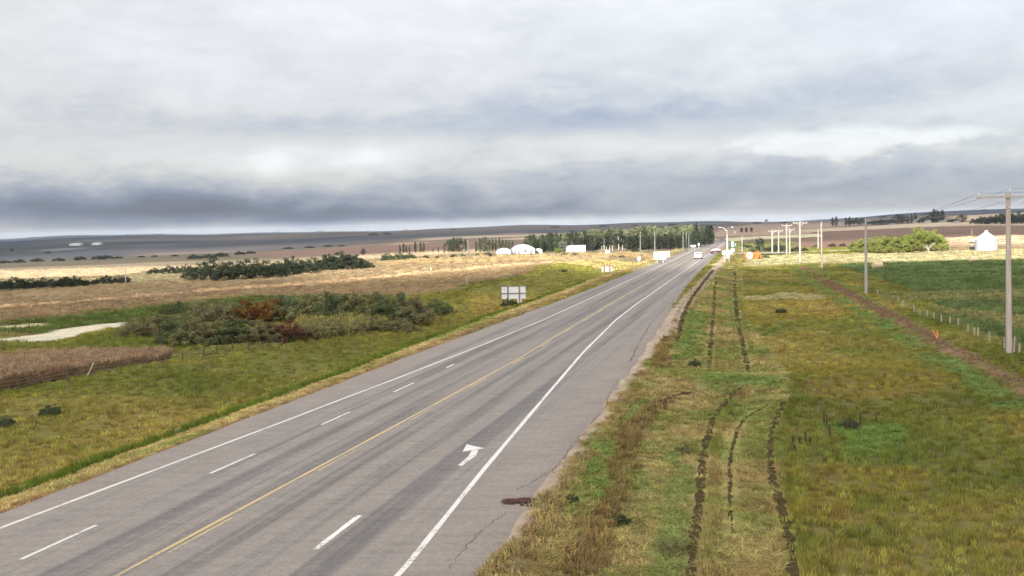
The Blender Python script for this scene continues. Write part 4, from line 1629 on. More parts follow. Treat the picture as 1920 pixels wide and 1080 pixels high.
for i in range(66):
    px = 990 + i * 5.3 + random.uniform(-2, 2)
    base = float(np.interp(px, [980, 1100, 1290, 1340], [471.5, 468.5, 464, 454])) - random.uniform(0, 2)
    top = float(np.interp(px, [980, 1000, 1060, 1150, 1250, 1335], [450, 441, 438, 431, 427, 425])) + random.uniform(-1.5, 5)
    sh, mt = random.choice([('poplar', 'pale'), ('poplar', 'pale'), ('aspen', 'pale'), ('poplar', 'mid')])
    if px < 1110:
        mt = random.choice(['mid', 'pale', 'mid'])
    p = P(px, base)
    tree_at(p, (base - top) * mpp(p) * 1.08, sh, mt, 'wood_tree', wood_label(px, sh, mt, 'back'), 'tree', 'back trees of the wood', wide=1.45)
tree(1056, 473, 452, 'round', 'grey', 'silver_tree', 'silvery grey tree just left of the quonset shed', 'tree', wide=.9)
tree(1072, 472, 455, 'round', 'grey', 'silver_tree', 'small silvery tree behind the quonset shed', 'tree', wide=.8)
tree(1047, 475, 463, 'bush', 'sunny', 'shrub', 'bright yellow green shrub between the hall and the quonset', 'shrub')
tree(1306, 462, 421, 'spruce', 'spruce', 'tall_spruce', 'tallest pointed spruce rising above the right end of the wood', 'tree')
for i, (px, b0, t0) in enumerate([(1026, 478, 474.5), (1058, 480, 474), (1078, 480, 474), (1190, 472, 465), (1150, 483, 479), (1166, 483, 478)]):
    tree(px, b0, t0, 'low', 'dark', 'field_bush', 'squat dark bush, %s from the left in the grass before the wood' % ORD[i], 'bush', 'bushes before the wood', wide=1.1)

# sunlit caragana clump on the right
for i, (px, b0, t0, w) in enumerate([(1604, 471, 455, 1.0), (1622, 473, 449, .9), (1645, 474, 447, .9), (1664, 474, 446, .9), (1684, 474, 448, .9), (1704, 473, 446, .9), (1722, 471, 432, .9), (1742, 470, 436, .8), (1756, 469, 444, .8)]):
    tree(px, b0, t0, 'bush', 'sunny', 'caragana_bush', 'bright yellow green bush, %s from the left in the sunlit clump' % ORD[i], 'bush', 'sunlit bush clump', wide=w * 1.15, boost=1.3)
p = P(1733, 471)
mb = MB()
r_ = random.Random(5)
for k in range(16):
    a = r_.uniform(0, 6.28)
    L = r_.uniform(1.2, 2.6)
    mb.tube([(0, 0, 0), (math.cos(a) * L * .3, math.sin(a) * L * .3, L * .6), (math.cos(a) * L * .8, math.sin(a) * L * .8, L)], [.09, .06, .02], 5)
tag(mb.build('dead_bush', M['dead_branch'], loc=(p.x, p.y - 2.5, p.z)), 'grey leafless bush in front of the sunlit clump', 'bush')
# greenery by the junction
for i, (px, b0, t0, mt) in enumerate(sorted([(1393, 464, 457, 'dark'), (1405, 465, 459, 'dark'), (1424, 470, 447, 'spruce'), (1412, 472, 463, 'green'), (1440, 471, 462, 'dark'), (1456, 471, 457, 'dark'), (1465, 470, 458, 'dark'),
                                      (1492, 472, 462, 'dark'), (1508, 471, 464, 'dark'), (1372, 467, 460, 'green'), (1560, 463, 456, 'dark'), (1580, 462, 456, 'dark'), (1436, 484, 477, 'green'), (1530, 464, 458, 'green')])):
    tree(px, b0, t0, 'low' if mt != 'spruce' else 'round', mt, 'junction_bush', 'dark bush beyond the junction, %s counted rightwards from the street lamp' % ORD[i],
         'bush', 'bushes beyond the junction', wide=1.0 if mt != 'spruce' else .8)
# farmyard trees on the right skyline
ft = [(1561, 424, 412, 'poplar'), (1568, 424, 411, 'poplar'), (1586, 423, 412, 'poplar'), (1593, 423, 411, 'poplar'), (1610, 421, 411, 'low'), (1640, 422, 414, 'low'), (1655, 421, 413, 'low'), (1668, 420, 412, 'low'), (1684, 419, 406, 'round'),
      (1692, 419, 407, 'round'), (1702, 419, 408, 'poplar'), (1709, 418, 406, 'poplar'), (1716, 418, 404, 'poplar'), (1736, 418, 408, 'low'), (1751, 417, 399, 'poplar'), (1757, 417, 400, 'round'), (1767, 417, 400, 'poplar'),
      (1790, 417, 411, 'low'), (1804, 417, 406, 'round'), (1840, 420, 409, 'low'), (1852, 420, 408, 'low'), (1880, 420, 404, 'low'), (1900, 419, 402, 'low'), (1916, 419, 405, 'low')]
for i, (px, b0, t0, sh) in enumerate(ft):
    tree(px, b0, t0, sh, 'dark', 'farmyard_tree', 'dark farmyard tree, %s from the left on the right hand skyline' % ORD[i], 'tree', 'farmyard trees on the skyline', wide=1.4, boost=1.35)
for i, (px, b0, t0) in enumerate(sorted([(368, 437, 434), (430, 436.5, 434), (600, 434.5, 432), (160, 443.5, 441.5), (1420, 419, 415.5), (1470, 418.5, 415.5), (1620, 411, 408.5), (1655, 408, 405), (1735, 403, 399.5), (1846, 395, 392), (1885, 394, 391), (60, 446, 444), (240, 441, 439), (300, 440, 438), (520, 436, 434), (690, 433, 431), (760, 432, 430), (850, 431, 429), (1040, 427, 424), (1130, 425, 422), (1190, 423.5, 421), (1260, 422, 419)])):
    tree(px, b0, t0, 'low', 'dark', 'skyline_bush', 'tiny dark clump of trees, %s from the left on the far skyline' % ORD[i], 'tree', 'tree clumps on the far skyline', wide=2.5)

# ------------------------------------------------------------------ utility poles
M['dull_pole'] = plain('dull_green_grey_pole', (0.13, 0.135, 0.12), 0.85, 0.2, 6, streak=(1, 1, 0.08))
def utility_pole(px, base, top, wpx, label, arm=True, mat='pole_wood', lean=0.0, group='utility poles right of the highway', armw=None, name='utility_pole', wood_arm='pole_wood', slim=False):
    p = P(px, base)
    s = mpp(p)
    H = (base - top) * s
    rad = max(0.09, wpx * s / 2)
    e = empty(name, (p.x, p.y, p.z), 0, label, 'pole', group)
    lx = lean * H
    mb = MB().tube([(0, 0, -.2), (lx * .5, 0, H * .5), (lx, 0, H)], [rad, rad * .86, rad * .70], 10)
    mb.build('pole', M[mat], e, smooth=False)
    ends = []
    if arm:
        aw = armw or 2.5
        ax, ay = math.cos(-.26), math.sin(-.26)
        az = H - 0.32
        mb = MB().box(lx + 0.0, -rad * .8 - .05, az, aw, 0.11, 0.13, -.02)
        mb.build('crossarm', M[wood_arm], e)
        for sgn in (-1, 1):
            MB().tube([(lx + sgn * aw * .27, -rad * .8 - .05, az - .06), (lx, -rad * .8 - .03, az - .75)], .025, 6).build('brace', M['galv'], e)
        for q in (-.47, .03, .47):
            zz = az + .07 if q != .03 else H
            xx = lx + q * aw
            yy = -rad * .8 - .05 if q != .03 else 0
            ins = MB().tube([(xx, yy, zz), (xx, yy, zz + .08), (xx, yy, zz + .12), (xx, yy, zz + .20), (xx, yy, zz + .26)], [.03, .03, .085, .085, .04], 8).build('insulator', M['insulator'], e)
            ends.append(Vector((p.x + xx, p.y + yy, p.z + zz + .24)))
    else:
        for q in (-.25, .0, .25):
            ends.append(Vector((p.x + lx + q, p.y, p.z + H - (0.0 if q == 0 else .5))))
        MB().tube([(lx, 0, H), (lx, 0, H + .1), (lx, 0, H + .2)], [.03, .07, .035], 8).build('insulator', M['insulator'], e)
    return e, ends


POLES = []
POLES.append(utility_pole(1892, 661, 362, 11.0, 'tall grey wooden pole with crossarm at the right edge beside the fence', True, 'pole_wood', -0.018, armw=4.6))
POLES.append(utility_pole(1624, 551, 413, 5.6, 'bare topped pale pole left of the forage field, second from the right', False, 'pale_wood', -0.008))
POLES.append(utility_pole(1541, 503, 418, 3.6, 'thin darker pole beside the trench, between the two pale poles', False, 'pole_wood', -0.012))
POLES.append(utility_pole(1500, 491, 416, 3.6, 'bright pale pole with crossarm at the far edge of the verge', True, 'pale_wood', 0, armw=3.4))
POLES.append(utility_pole(1481, 478, 429, 2.4, 'pale pole, rightmost of the group of four beyond the verge', True, 'pale_wood', 0, armw=2.6))
POLES.append(utility_pole(1475, 477, 421, 2.8, 'pale pole with wide crossarm, tallest of the group of four', True, 'pale_wood', 0, armw=3.0))
POLES.append(utility_pole(1460, 477, 431, 2.5, 'pale pole with crossarm, second from left of the group of four', True, 'pale_wood', 0, armw=2.6))
POLES.append(utility_pole(1448, 476, 432, 3.0, 'pale pole, leftmost of the group of four beyond the verge', True, 'pale_wood', 0, armw=2.4))
for px, b0, t0, w, lab in [(1201, 481, 436, 2.6, 'thin grey pole standing behind the round white sign'), (1228, 472, 437, 2.6, 'thin grey pole rising behind the large white board'),
                           (1281, 473, 437, 2.2, 'thin pole, leftmost of the trio before the wood'), (1287.5, 472, 439, 2.0, 'thin pole, middle of the trio before the wood'), (1292, 471, 440, 2.0, 'thin pole, rightmost of the trio before the wood'),
                           (878, 482, 452, 2.4, 'pale thin pole among the windbreak trees'), (1391.5, 472, 444, 2.0, 'thin pale pole right of the street lamp'),
                           (236, 531, 503, 1.6, 'thin pole by the left hedgerow'), (553, 511, 486, 1.8, 'thin pole standing in the middle hedgerow'),
                           (1534, 466, 433, 2.6, 'stout grey pole beyond the sunny grass, left of the bush clump'), (1731, 440, 427, 2.2, 'short white pole top showing behind the sunlit bush clump'),
                           (1822, 441, 428, 1.8, 'thin distant pole on the brown field left of the grain bin'), (1887, 440, 427, 1.8, 'thin distant pole on the brown field right of the grain bin')]:
    utility_pole(px, b0, t0, w, lab, False, 'pale_wood' if px not in (1201, 1228, 1281, 1287.5, 1292, 878) else 'dull_pole', 0, 'distant thin poles', name='distant_pole')


def cable(pts, rad, name, label, group=None, sag=0.6):
    mb = MB()
    path = []
    for a, b in zip(pts[:-1], pts[1:]):
        for k in range(14):
            t = k / 14
            q = a.lerp(b, t)
            q.z -= sag * 4 * t * (1 - t)
            path.append(q)
    path.append(pts[-1])
    mb.tube(path, rad, 5)
    o = mb.build(name, M['wire'])
    tag(o, label, 'wire', group)


back = [e + Vector((-13.5, -60, 0.6)) for e in POLES[0][1]]
for j, nm in enumerate(['left', 'middle', 'right']):
    pts = [back[j], POLES[0][1][j], POLES[1][1][j], POLES[2][1][j], POLES[3][1][j]]
    cable(pts, 0.013, 'power_wire', 'thin overhead wire on the %s insulator of the crossarm pole' % nm, 'overhead wires')

# ------------------------------------------------------------------ fences
def fence(name, label, posts, mat, brace=None, wires=3, groups=None):
    base = P(*posts[0][:2])
    e = empty(name, base, 0, label, 'fence')
    tops = []
    for q in posts:
        px, b0, t0 = q[:3]
        lean = q[3] if len(q) > 3 else random.uniform(-.04, .04)
        p = P(px, b0)
        h = max(.7, (b0 - t0) * mpp(p))
        rr = 0.055 * random.uniform(.85, 1.2)
        o = p - base
        tp = o + Vector((lean * h, random.uniform(-.03, .03), h))
        MB().tube([o - Vector((0, 0, .2)), o.lerp(tp, .5), tp], [rr, rr * .96, rr * .9], 7).build('post', M[mat], e)
        tops.append((o, tp))
    if brace:
        p = P(brace[0], brace[1]) - base
        q = p + Vector((brace[2], 0.1, brace[3]))
        MB().tube([p - Vector((0, 0, .1)), q], .06, 7).build('brace', M['pale_post'], e)
    for w in range(wires):
        t = .35 + .28 * w
        mb = MB()
        mb.tube([a.lerp(b, t) + Vector((0, -.06, 0)) for a, b in tops], .006, 4)
        mb.build('wire', M['wire'], e)
    return e


fence('wire_fence', 'weathered wire fence with dark posts along the left field and brown crop',
      [(-60, 752, 724), (-10, 742, 716), (35, 734, 710), (73, 722, 703), (128, 716, 688, -.06), (172, 706, 681), (227, 695, 676), (268, 688, 672), (310, 683, 661), (343, 676, 659), (382, 668, 653), (406, 664, 653), (436, 658, 646), (466, 657, 642), (492, 655, 642), (530, 649, 638)],
      'post_wood', brace=(162, 707, 0.55, 1.05))
fence('pasture_fence', 'wire fence of short pale posts between the trench and the forage field',
      [(1608, 540, 532), (1645, 552, 543), (1684, 567, 557), (1693, 575, 566), (1714, 584, 577), (1725, 593, 582), (1738, 595, 587), (1751, 599, 590), (1765, 603, 595), (1781, 608, 596), (1797, 611, 602), (1815, 623, 607), (1827, 630, 615), (1834, 632, 613), (1856, 642, 622, -.08), (1883, 654, 633), (1901, 660, 631), (1911, 665, 644), (1950, 684, 660)],
      'pale_post')
fence('mound_fence', 'short line of pale fence stubs on top of the grassy mound',
      [(1038, 494, 489), (1053, 493, 489), (1065, 491.5, 486), (1069.5, 491.5, 486), (1078, 492, 488)], 'pale_post', wires=1)
p = P(876, 535)
tag(MB().tube([(0, 0, -.1), (-.03, 0, .8), (-.06, 0, 1.55)], [.10, .095, .09], 8).build('corner_post', M['pale_post'], loc=p), 'single pale corner post at the edge of the brown field', 'post')
p = P(808, 507)
tag(MB().tube([(0, 0, -.1), (0, 0, .5), (0, 0, .7)], [.16, .15, .04], 8).build('field_marker', M['white_metal'], loc=p), 'tiny white marker standing alone in the left field', 'marker')

# ------------------------------------------------------------------ signs
def rounded_panel(w, h, th, r=0.06, n=4):
    out = []
    for cx, cz, a0 in ((w / 2 - r, h / 2 - r, 0), (-w / 2 + r, h / 2 - r, 90), (-w / 2 + r, -h / 2 + r, 180), (w / 2 - r, -h / 2 + r, 270)):
        for k in range(n + 1):
            a = math.radians(a0 + 90 * k / n)
            out.append((cx + r * math.cos(a), cz + r * math.sin(a)))
    return MB().prism(out, lambda a, b, t: (a, (t - .5) * th, b))


def board_sign(px0, px1, ytop, ybot, yfoot, label, mat, post, name='road_sign', behind=True, legs=(.28, .72), cat='sign', rz=0.0, postw=.1, th=.04):
    pc = P((px0 + px1) / 2, yfoot)
    s = mpp(pc)
    w, h = (px1 - px0) * s, (ybot - ytop) * s
    zc = (yfoot - (ytop + ybot) / 2) * s
    e = empty(name, pc, rz, label, cat)
    o = rounded_panel(w, h, th, min(.07, h * .1)).build('panel', M[mat], e)
    o.location = (0, 0, zc)
    ln = zc + h / 2 if not behind else zc + h * .4
    for L in legs:
        x = -w / 2 + w * L
        MB().box(x, (.5 * th + postw / 2 + .004) * (1 if behind else -1), ln / 2 - .1, postw, postw, ln + .2).build('post', M[post], e)
    return e, w, h, zc


# large sign seen from behind
e, w, h, zc = board_sign(940, 987, 537, 560, 571, 'large white guide sign seen from behind with two dark posts, left of the road', 'sign_back', 'sign_post', 'guide_sign', behind=False, legs=(.27, .73), postw=.16, rz=-.10)
MB().box(0, -.10, zc - h * .06, w * .98, .07, .13).build('rail', M['sign_post'], e)
MB().box(0, -.05, zc + h / 2 + .03, w, .10, .05).build('rail', M['sign_post'], e)
for sx in (-1, 1):
    for k in (-1, 1):
        MB().box(sx * w * .23 + k * .20, -.03, (zc - h / 2) * .5 + .15, .20, .05, (zc - h / 2) - .06).build('skirt_panel', M['sign_back'], e)
    MB().box(sx * (w / 2 - .02), -.06, zc, .05, .1, h).build('edge_trim', M['sign_post'], e)
MB().poly([(-w * .40, -.026, zc + h * .30), (-w * .365, -.026, zc + h * .18), (-w * .355, -.026, zc + h * .20), (-w * .38, -.026, zc + h * .32)]).build('mark', M['tar'], e)
e, w, h, zc = board_sign(1128, 1148, 498, 510, 513, 'weathered tan board with two dark posts by the far left roadside', 'tan_board', 'sign_post', 'wooden_sign', behind=False, legs=(.24, .76), postw=.18)
MB().box(0, -.06, zc + h * .46, w, .08, .1).build('rail', M['sign_post'], e)
e, w, h, zc = board_sign(1226, 1249, 472, 487, 494, 'large blank white board on two legs at the sunlit left roadside', 'white_metal', 'galv', 'white_board', legs=(.28, .76))
board_sign(1250, 1256, 471, 482, 487, 'narrow tan board just right of the large white board', 'tan_board', 'sign_post', 'side_board')
board_sign(1135, 1144, 469, 475, 484, 'small pale sign on a single dark leg in the left grass', 'tan_board', 'sign_post', 'field_sign', legs=(.5,))
p = P(1198, 495)
s = mpp(p)
e = empty('round_sign', p, 0, 'round white sign on a thin leg left of the large white board', 'sign')
MB().tube([(0, -.02, 10 * s), (0, .02, 10 * s)], 3.4 * s, 20).build('panel', M['white_metal'], e)
MB().box(0, .06, 5 * s, .07, .07, 10 * s).build('post', M['galv'], e)
board_sign(1354, 1371.5, 470, 477, 491, 'wide white sign board on two legs at the foot of the street lamp', 'white_metal', 'galv', 'road_sign', legs=(.25, .75), postw=.09)
board_sign(1371, 1377, 466, 472, 479, 'small square white sign right of the wide white board', 'white_metal', 'galv', 'square_sign', legs=(.5,))
board_sign(1371, 1376, 453, 463, 470, 'tall blue green sign behind the small white sign', 'teal_sign', 'galv', 'blue_sign', legs=(.5,))
board_sign(1376, 1379.5, 457, 461, 470, 'small blue green plate right of the tall blue sign', 'teal_sign', 'galv', 'blue_plate', legs=(.5,))
board_sign(1295, 1305, 459.5, 463, 467, 'low white plank sign left of the highway before the wood', 'white_metal', 'galv', 'plank_sign')
board_sign(1308.5, 1312, 456, 460.5, 466, 'tiny white sign left of the highway before the rise', 'white_metal', 'galv', 'tiny_sign', legs=(.5,))
board_sign(1376, 1380, 433.5, 437, 442, 'small pale sign on the crest left of the dark boards', 'white_metal', 'galv', 'crest_sign', legs=(.5,))
for i, (a, b, t0, b0) in enumerate([(1388, 1393, 427.5, 435), (1396.8, 1401.8, 427, 435), (1406.6, 1411.5, 426.5, 434)]):
    board_sign(a, b, t0, b0, 441, 'dark brown square board, %s of the three on the crest' % ['leftmost', 'middle', 'rightmost'][i], 'brown_sign', 'brown_sign', 'dark_board', cat='sign')

# ------------------------------------------------------------------ street lamp
p = P(1364, 484)
s = mpp(p)
H = 58 * s
e = empty('street_lamp', p, 0, 'tall pale street lamp with two curved arms at the junction', 'lamp')
MB().tube([(0, 0, -.2), (0, 0, H * .5), (-.1, 0, H * .9)], [.20, .16, .10], 12).build('column', M['white_metal'], e, smooth=True)
for sg, L in ((-1, 1.7), (1, 1.2)):
    pts = [(-.1, 0, H * .86), (-.1 + sg * L * .35, 0, H * .955), (-.1 + sg * L * .7, 0, H * .99), (-.1 + sg * L, 0, H)]
    a = MB().tube(pts, [.07, .06, .05, .045], 8).build('arm', M['white_metal'] if sg < 0 else M['dull_pole'], e, smooth=True)
    MB().box(-.1 + sg * (L + .2), 0, H, .6, .26, .14, 0, .8).build('lamp_head', M['galv'], a)
MB().box(0, 0, .12, .8, .8, .3).build('base', M['galv'], e)

# ------------------------------------------------------------------ buildings
def shell(w, dep, h, rise, n=14):
    """outline of a wall with an arched roof"""
    pr = [(-w / 2, 0), (w / 2, 0), (w / 2, h)]
    for k in range(1, n):
        t = k / n
        pr.append((w / 2 - w * t, h + rise * math.sin(math.pi * t) ** .8))
    pr.append((-w / 2, h))
    return pr


def arched_building(px0, px1, ytop, ybot, label, name, wallfrac, mat='wall_white', dep=14, doors=(), gable=True):
    pc = P((px0 + px1) / 2, ybot)
    s = mpp(pc)
    w, H = (px1 - px0) * s, (ybot - ytop) * s
    e = empty(name, pc, 0, label, 'building')
    h = H * wallfrac
    MB().box(0, dep / 2, h / 2 - .15, w, dep, h + .3).build('wall', M[mat], e)
    if gable:
        rf = MB()
        pr = [(w / 2 * 1.03 - w * 1.03 * t, h + .02 + (H - h) * math.sin(math.pi * t) ** .85) for t in np.linspace(0, 1, 15)]
        rf.prism(pr + [(-w / 2 * 1.0, h + .005), (w / 2 * 1.0, h + .005)], lambda a, b, t: (a, -.25 + t * (dep + .5), b))
    else:
        rf = MB().prism([(-.3, h + .02), (dep / 2, H), (dep + .3, h + .02)], lambda a, b, t: ((t - .5) * (w + .6), a, b))
    rf.build('roof', M['roof_white'] if gable else M['roof_grey'], e)
    for (fx, fw, fh, fz, nm) in doors:
        MB().box(fx * w, -.03, fz * h + fh * h / 2, fw * w, .08, fh * h).build(nm, M['glass'] if nm == 'window' else M['sign_post'], e)
    return e, w, H


arched_building(960, 1003, 459, 476, 'white hall with a wide arched roof and dark openings before the wood', 'white_hall', .52, dep=16,
                doors=[(-.36, .10, .7, 0, 'door'), (-.20, .10, .7, 0, 'door'), (.08, .07, .45, .35, 'window'), (.33, .13, .75, 0, 'door')])
arched_building(931, 958, 466, 477, 'long low pale shed joined to the left of the white hall', 'long_shed', .6, dep=9, gable=True, doors=[(-.38, .08, .6, 0, 'door'), (.15, .06, .35, .4, 'window')])
arched_building(1004, 1017, 466.5, 475, 'small white shed just right of the white hall', 'small_shed', .7, dep=7, doors=[(-.15, .3, .7, 0, 'door')])
# quonset lying along the view
pc = P(1079, 472.5)
s = mpp(pc)
w, H = 37 * s, 12.5 * s
e = empty('quonset_shed', pc, -0.16, 'white half round quonset shed in front of the wood', 'building')
pr = [(H * .9 * math.cos(math.pi * k / 14), H * math.sin(math.pi * k / 14) ** .8) for k in range(15)]
MB().prism([(a + H * .9, b) for a, b in pr], lambda a, b, t: ((t - .5) * w, a, b)).build('shell', M['roof_white'], e, smooth=False)
for k in range(11):
    x = (k - 5) * w / 11
    MB().prism([(a * 1.012 + H * .9, b * 1.012) for a, b in pr], lambda a, b, t: (x + (t - .5) * .08, a, b)).build('rib', M['white_metal'], e)
MB().box(w / 2 + .03, H * .9, H * .36, .06, H * .8, H * .7).build('door', M['galv'], e)
MB().box(0, .12, .1, w * 1.01, .2, .3).build('footing', M['tan_board'], e)

# barns far off on the left slope
for px0, px1, t0, b0, lab in [(130, 150, 455.5, 460.5, 'long white barn on the distant left slope, left one of two'), (172, 187, 454.5, 459.5, 'shorter white barn on the distant left slope, right one of two')]:
    arched_building(px0, px1, t0, b0, lab, 'distant_barn', .6, 'galv', dep=12, doors=[(-.3, .1, .6, 0, 'door')])
# farmhouses on the right
for px0, px1, t0, b0, lab in [(1719, 1730, 411, 418, 'white farmhouse among the skyline trees'), (1741, 1746, 412, 418, 'small white shed right of the farmhouse'), (1768, 1774, 413, 418, 'pale shed right of the tall farmyard poplars'),
                              (1797, 1801, 413, 418.5, 'tiny white shed under the round farmyard tree'), (1673, 1681, 419, 422, 'low white trailer on the strip before the farmyard'), (1570, 1582, 418, 423, 'tan shed between the skyline poplars')]:
    arched_building(px0, px1, t0, b0, lab, 'farm_building', .6, 'wall_white' if 'tan' not in lab else 'tan_board', dep=9, gable=False, doors=[(.2, .15, .5, .3, 'window'), (-.2, .14, .7, 0, 'door')])
arched_building(1489, 1510, 415.5, 418.5, 'long low white building on the skyline above the pale poles', 'long_building', .7, dep=14, gable=False, doors=[(0, .1, .6, 0, 'door')])
# grain elevator on the skyline
pc = P(1437, 418.5)
s = mpp(pc)
e = empty('grain_elevator', pc, 0, 'blue grey grain elevator tower standing on the far skyline', 'building')
MB().box(0, 0, 3 * s - 1, 5.2 * s, 5 * s, 6 * s + 2).build('wall', M['elevator'], e)
MB().box(0, 0, 6.6 * s, 3.0 * s, 3 * s, 1.8 * s, 0, .7).build('headhouse', M['elevator'], e)
MB().prism([(-2.7 * s, 5.9 * s), (0, 6.6 * s), (2.7 * s, 5.9 * s)], lambda a, b, t: (a, (t - .5) * 5.4 * s, b)).build('roof', M['roof_grey'], e)

# grain bin
pc = P(1859, 470)
s = mpp(pc)
R, h, H = 19.5 * s, 21 * s, 37 * s
e = empty('grain_bin', pc, 0, 'white round grain bin with a conical roof behind the crossarm pole', 'bin')
mb = MB()
zs = np.linspace(-.2, h, 13)
mb.tube([(0, R, z) for z in zs], [R * (1 + .008 * (k % 2)) for k in range(13)], 28)
mb.build('wall', M['bin_steel'], e)
rf = MB().tube([(0, R, h), (0, R, h + .05), (0, R, h + (H - h) * .55), (0, R, H - .35), (0, R, H)], [R * 1.04, R * 1.05, R * .48, R * .16, R * .15], 28).build('roof', M['roof_white'], e)
MB().tube([(0, R, H), (0, R, H + .2)], [R * .17, R * .05], 12).build('cap', M['galv'], rf)
MB().box(-.3, -.02, h * .42, .9, .12, h * .62).build('door', M['galv'], e)
MB().box(R * .62, .2 * R, h * .6, .05, .08, h * 1.0).build('ladder', M['galv'], e)
pc = P(1833, 469)
e = empty('grain_wagon', pc, 0, 'white grain wagon parked against the left side of the bin', 'wagon')
s = mpp(pc)
MB().prism([(-8 * s, 20 * s), (9 * s, 20 * s), (9 * s, 15.5 * s), (3 * s, 13 * s), (-4 * s, 13 * s), (-8 * s, 16 * s)], lambda a, b, t: (a, t * 2.4, b)).build('hopper', M['white_metal'], e)
for x in (-4 * s, 5 * s):
    for yy in (.3, 2.1):
        MB().tube([(x, yy - .12, .5), (x, yy + .12, .5)], .5, 14).build('wheel', M['tyre'], e)
        MB().box(x, yy, 1.25, .12, .12, 1.7).build('leg', M['galv'], e)

# round hay bales
for px, b0, r0, L, rz, lab in [(1645, 503, 6.2, 17, .15, 'round straw bale at the far edge of the forage field, nearest the pole'), (1825, 490, 5.0, 15, .25, 'round straw bale left of the crossarm pole before the grain bin'),
                               (1660, 491, 3.2, 14, .1, 'flattened pale bale just behind the nearest straw bale')]:
    p = P(px, b0)
    s = mpp(p)
    e = empty('hay_bale', p, rz, lab, 'bale', 'straw bales in the field')
    R, Lm = r0 * s, L * s
    mb = MB()
    for k in range(9):
        pass
    xs = [-.5, -.485, -.3, -.1, .1, .3, .485, .5]
    mb.tube([(x * Lm, 0, R * .96) for x in xs], [R * q for q in (.9, .99, 1.0, .985, 1.0, .99, .99, .9)], 20)
    mb.build('straw_roll', M['bale'], e)
    for x in (-.25, 0, .25):
        MB().tube([(x * Lm - .02, 0, R * .96), (x * Lm + .02, 0, R * .96)], R * 1.012, 20).build('twine', M['tan_board'], e)

# ------------------------------------------------------------------ orange conduit reels
for px, pale, rz, lab in [(1403.5, True, .25, 'conduit reel with a pale round flange facing the road, left one'), (1419, False, -.7, 'orange conduit reel turned sideways, right one')]:
    p = P(px, 486)
    s = mpp(p)
    R = 7.0 * s
    e = empty('conduit_reel', p, rz, lab, 'reel', 'conduit reels on the verge')
    hw = R * .55
    for sg in (-1, 1):
        mt = 'reel_wood' if (pale and sg < 0) else 'orange'
        fl = MB().tube([(0, sg * hw - .05, R), (0, sg * hw + .05, R)], R, 24).build('flange', M[mt], e)
        MB().tube([(0, sg * hw - .07, R), (0, sg * hw + .07, R)], R * .22, 14).build('hub', M['dark_metal'] if not pale else M['orange'], fl)
    mb = MB()
    for k in range(7):
        y = (k - 3) * hw * 2 / 7.6
        ring = [(math.cos(a) * R * .8, y, R + math.sin(a) * R * .8) for a in np.linspace(0, 2 * math.pi, 25)]
        mb.tube(ring, hw / 7.2, 6, caps=False)
    mb.build('coil', M['orange'], e)

# ------------------------------------------------------------------ vehicles
def wheel(e, x, y, r, w=.24):
    t = MB().tube([(x - w / 2, y, r), (x - w / 2 + .03, y, r), (x + w / 2 - .03, y, r), (x + w / 2, y, r)], [r * .9, r, r, r * .9], 18).build('wheel', M['tyre'], e)
    MB().tube([(x - w / 2 - .012, y, r), (x + w / 2 + .012, y, r)], r * .58, 12).build('rim', M['galv'], t)


def car(p, rz, label, paint, roof_paint=None, suv=True, name='car'):
    e = empty(name, p, rz, label, 'car')
    W2 = .93
    lo = [(-2.35, .38), (2.30, .38), (2.38, .62), (2.30, .98), (1.15, 1.06), (-2.25, 1.08), (-2.40, .75)] if suv else \
         [(-2.3, .32), (2.25, .32), (2.34, .55), (2.2, .82), (1.0, .93), (-1.5, .97), (-2.2, .95), (-2.35, .6)]
    hi = [(-2.22, 1.083), (1.12, 1.063), (.45, 1.70), (-1.95, 1.76)] if suv else [(-1.75, .973), (.98, .935), (.25, 1.38), (-1.1, 1.40)]
    b = MB().prism(lo, lambda a, b, t: ((t - .5) * 2 * W2, a, b)).build('body', M[paint], e)
    bv = b.modifiers.new('bevel', 'BEVEL')
    bv.width, bv.segments = .07, 2
    c = MB().prism(hi, lambda a, b, t: ((t - .5) * 2 * (W2 - .10), a, b)).build('cabin', M[roof_paint or paint], e)
    bv = c.modifiers.new('bevel', 'BEVEL')
    bv.width, bv.segments = .06, 2
    zb, zt = hi[0][1] + .09, hi[2][1] - .11
    # side, rear and front windows
    for sg in (-1, 1):
        MB().prism([(hi[0][0] + .3, zb), (hi[1][0] - .28, zb), (hi[2][0] - .08, zt), (hi[3][0] + .22, zt)], lambda a, b2, t: (sg * (W2 - .10 + .004 + t * .012), a, b2)).build('window', M['glass'], c)
    k = (hi[3][0] - hi[0][0]) / (hi[3][1] - hi[0][1])
    yb = lambda z: hi[0][0] + k * (z - hi[0][1])
    MB().prism([(-.68, zb), (.68, zb), (.6, zt), (-.6, zt)], lambda a, b2, t: (a, yb(b2) - .004 - t * .015, b2)).build('window', M['glass'], c)
    k2 = (hi[2][0] - hi[1][0]) / (hi[2][1] - hi[1][1])
    yf = lambda z: hi[1][0] + k2 * (z - hi[1][1])
    MB().prism([(-.68, zb), (.68, zb), (.6, zt), (-.6, zt)], lambda a, b2, t: (a, yf(b2) + .004 + t * .015, b2)).build('window', M['glass'], c)
    for sg in (-1, 1):
        MB().box(sg * .76, -2.34, .88, .18, .10, .32).build('tail_lamp', M['tail'], e)
        MB().box(sg * .70, 2.33, .78, .34, .08, .18).build('headlight', M['insulator'], e)
        MB().box(sg * 1.02, .85, 1.12 if suv else .98, .16, .12, .12).build('mirror', M[paint], e)
        for yy in (-1.45, 1.42):
            wheel(e, sg * .82, yy, .36 if suv else .32)
    MB().box(0, -2.43, .52, 1.7, .14, .2).build('bumper', M['galv'] if suv else M[paint], e)
    MB().box(0, -2.415, .80, .5, .03, .16).build('plate', M['white_metal'], e)
    return e


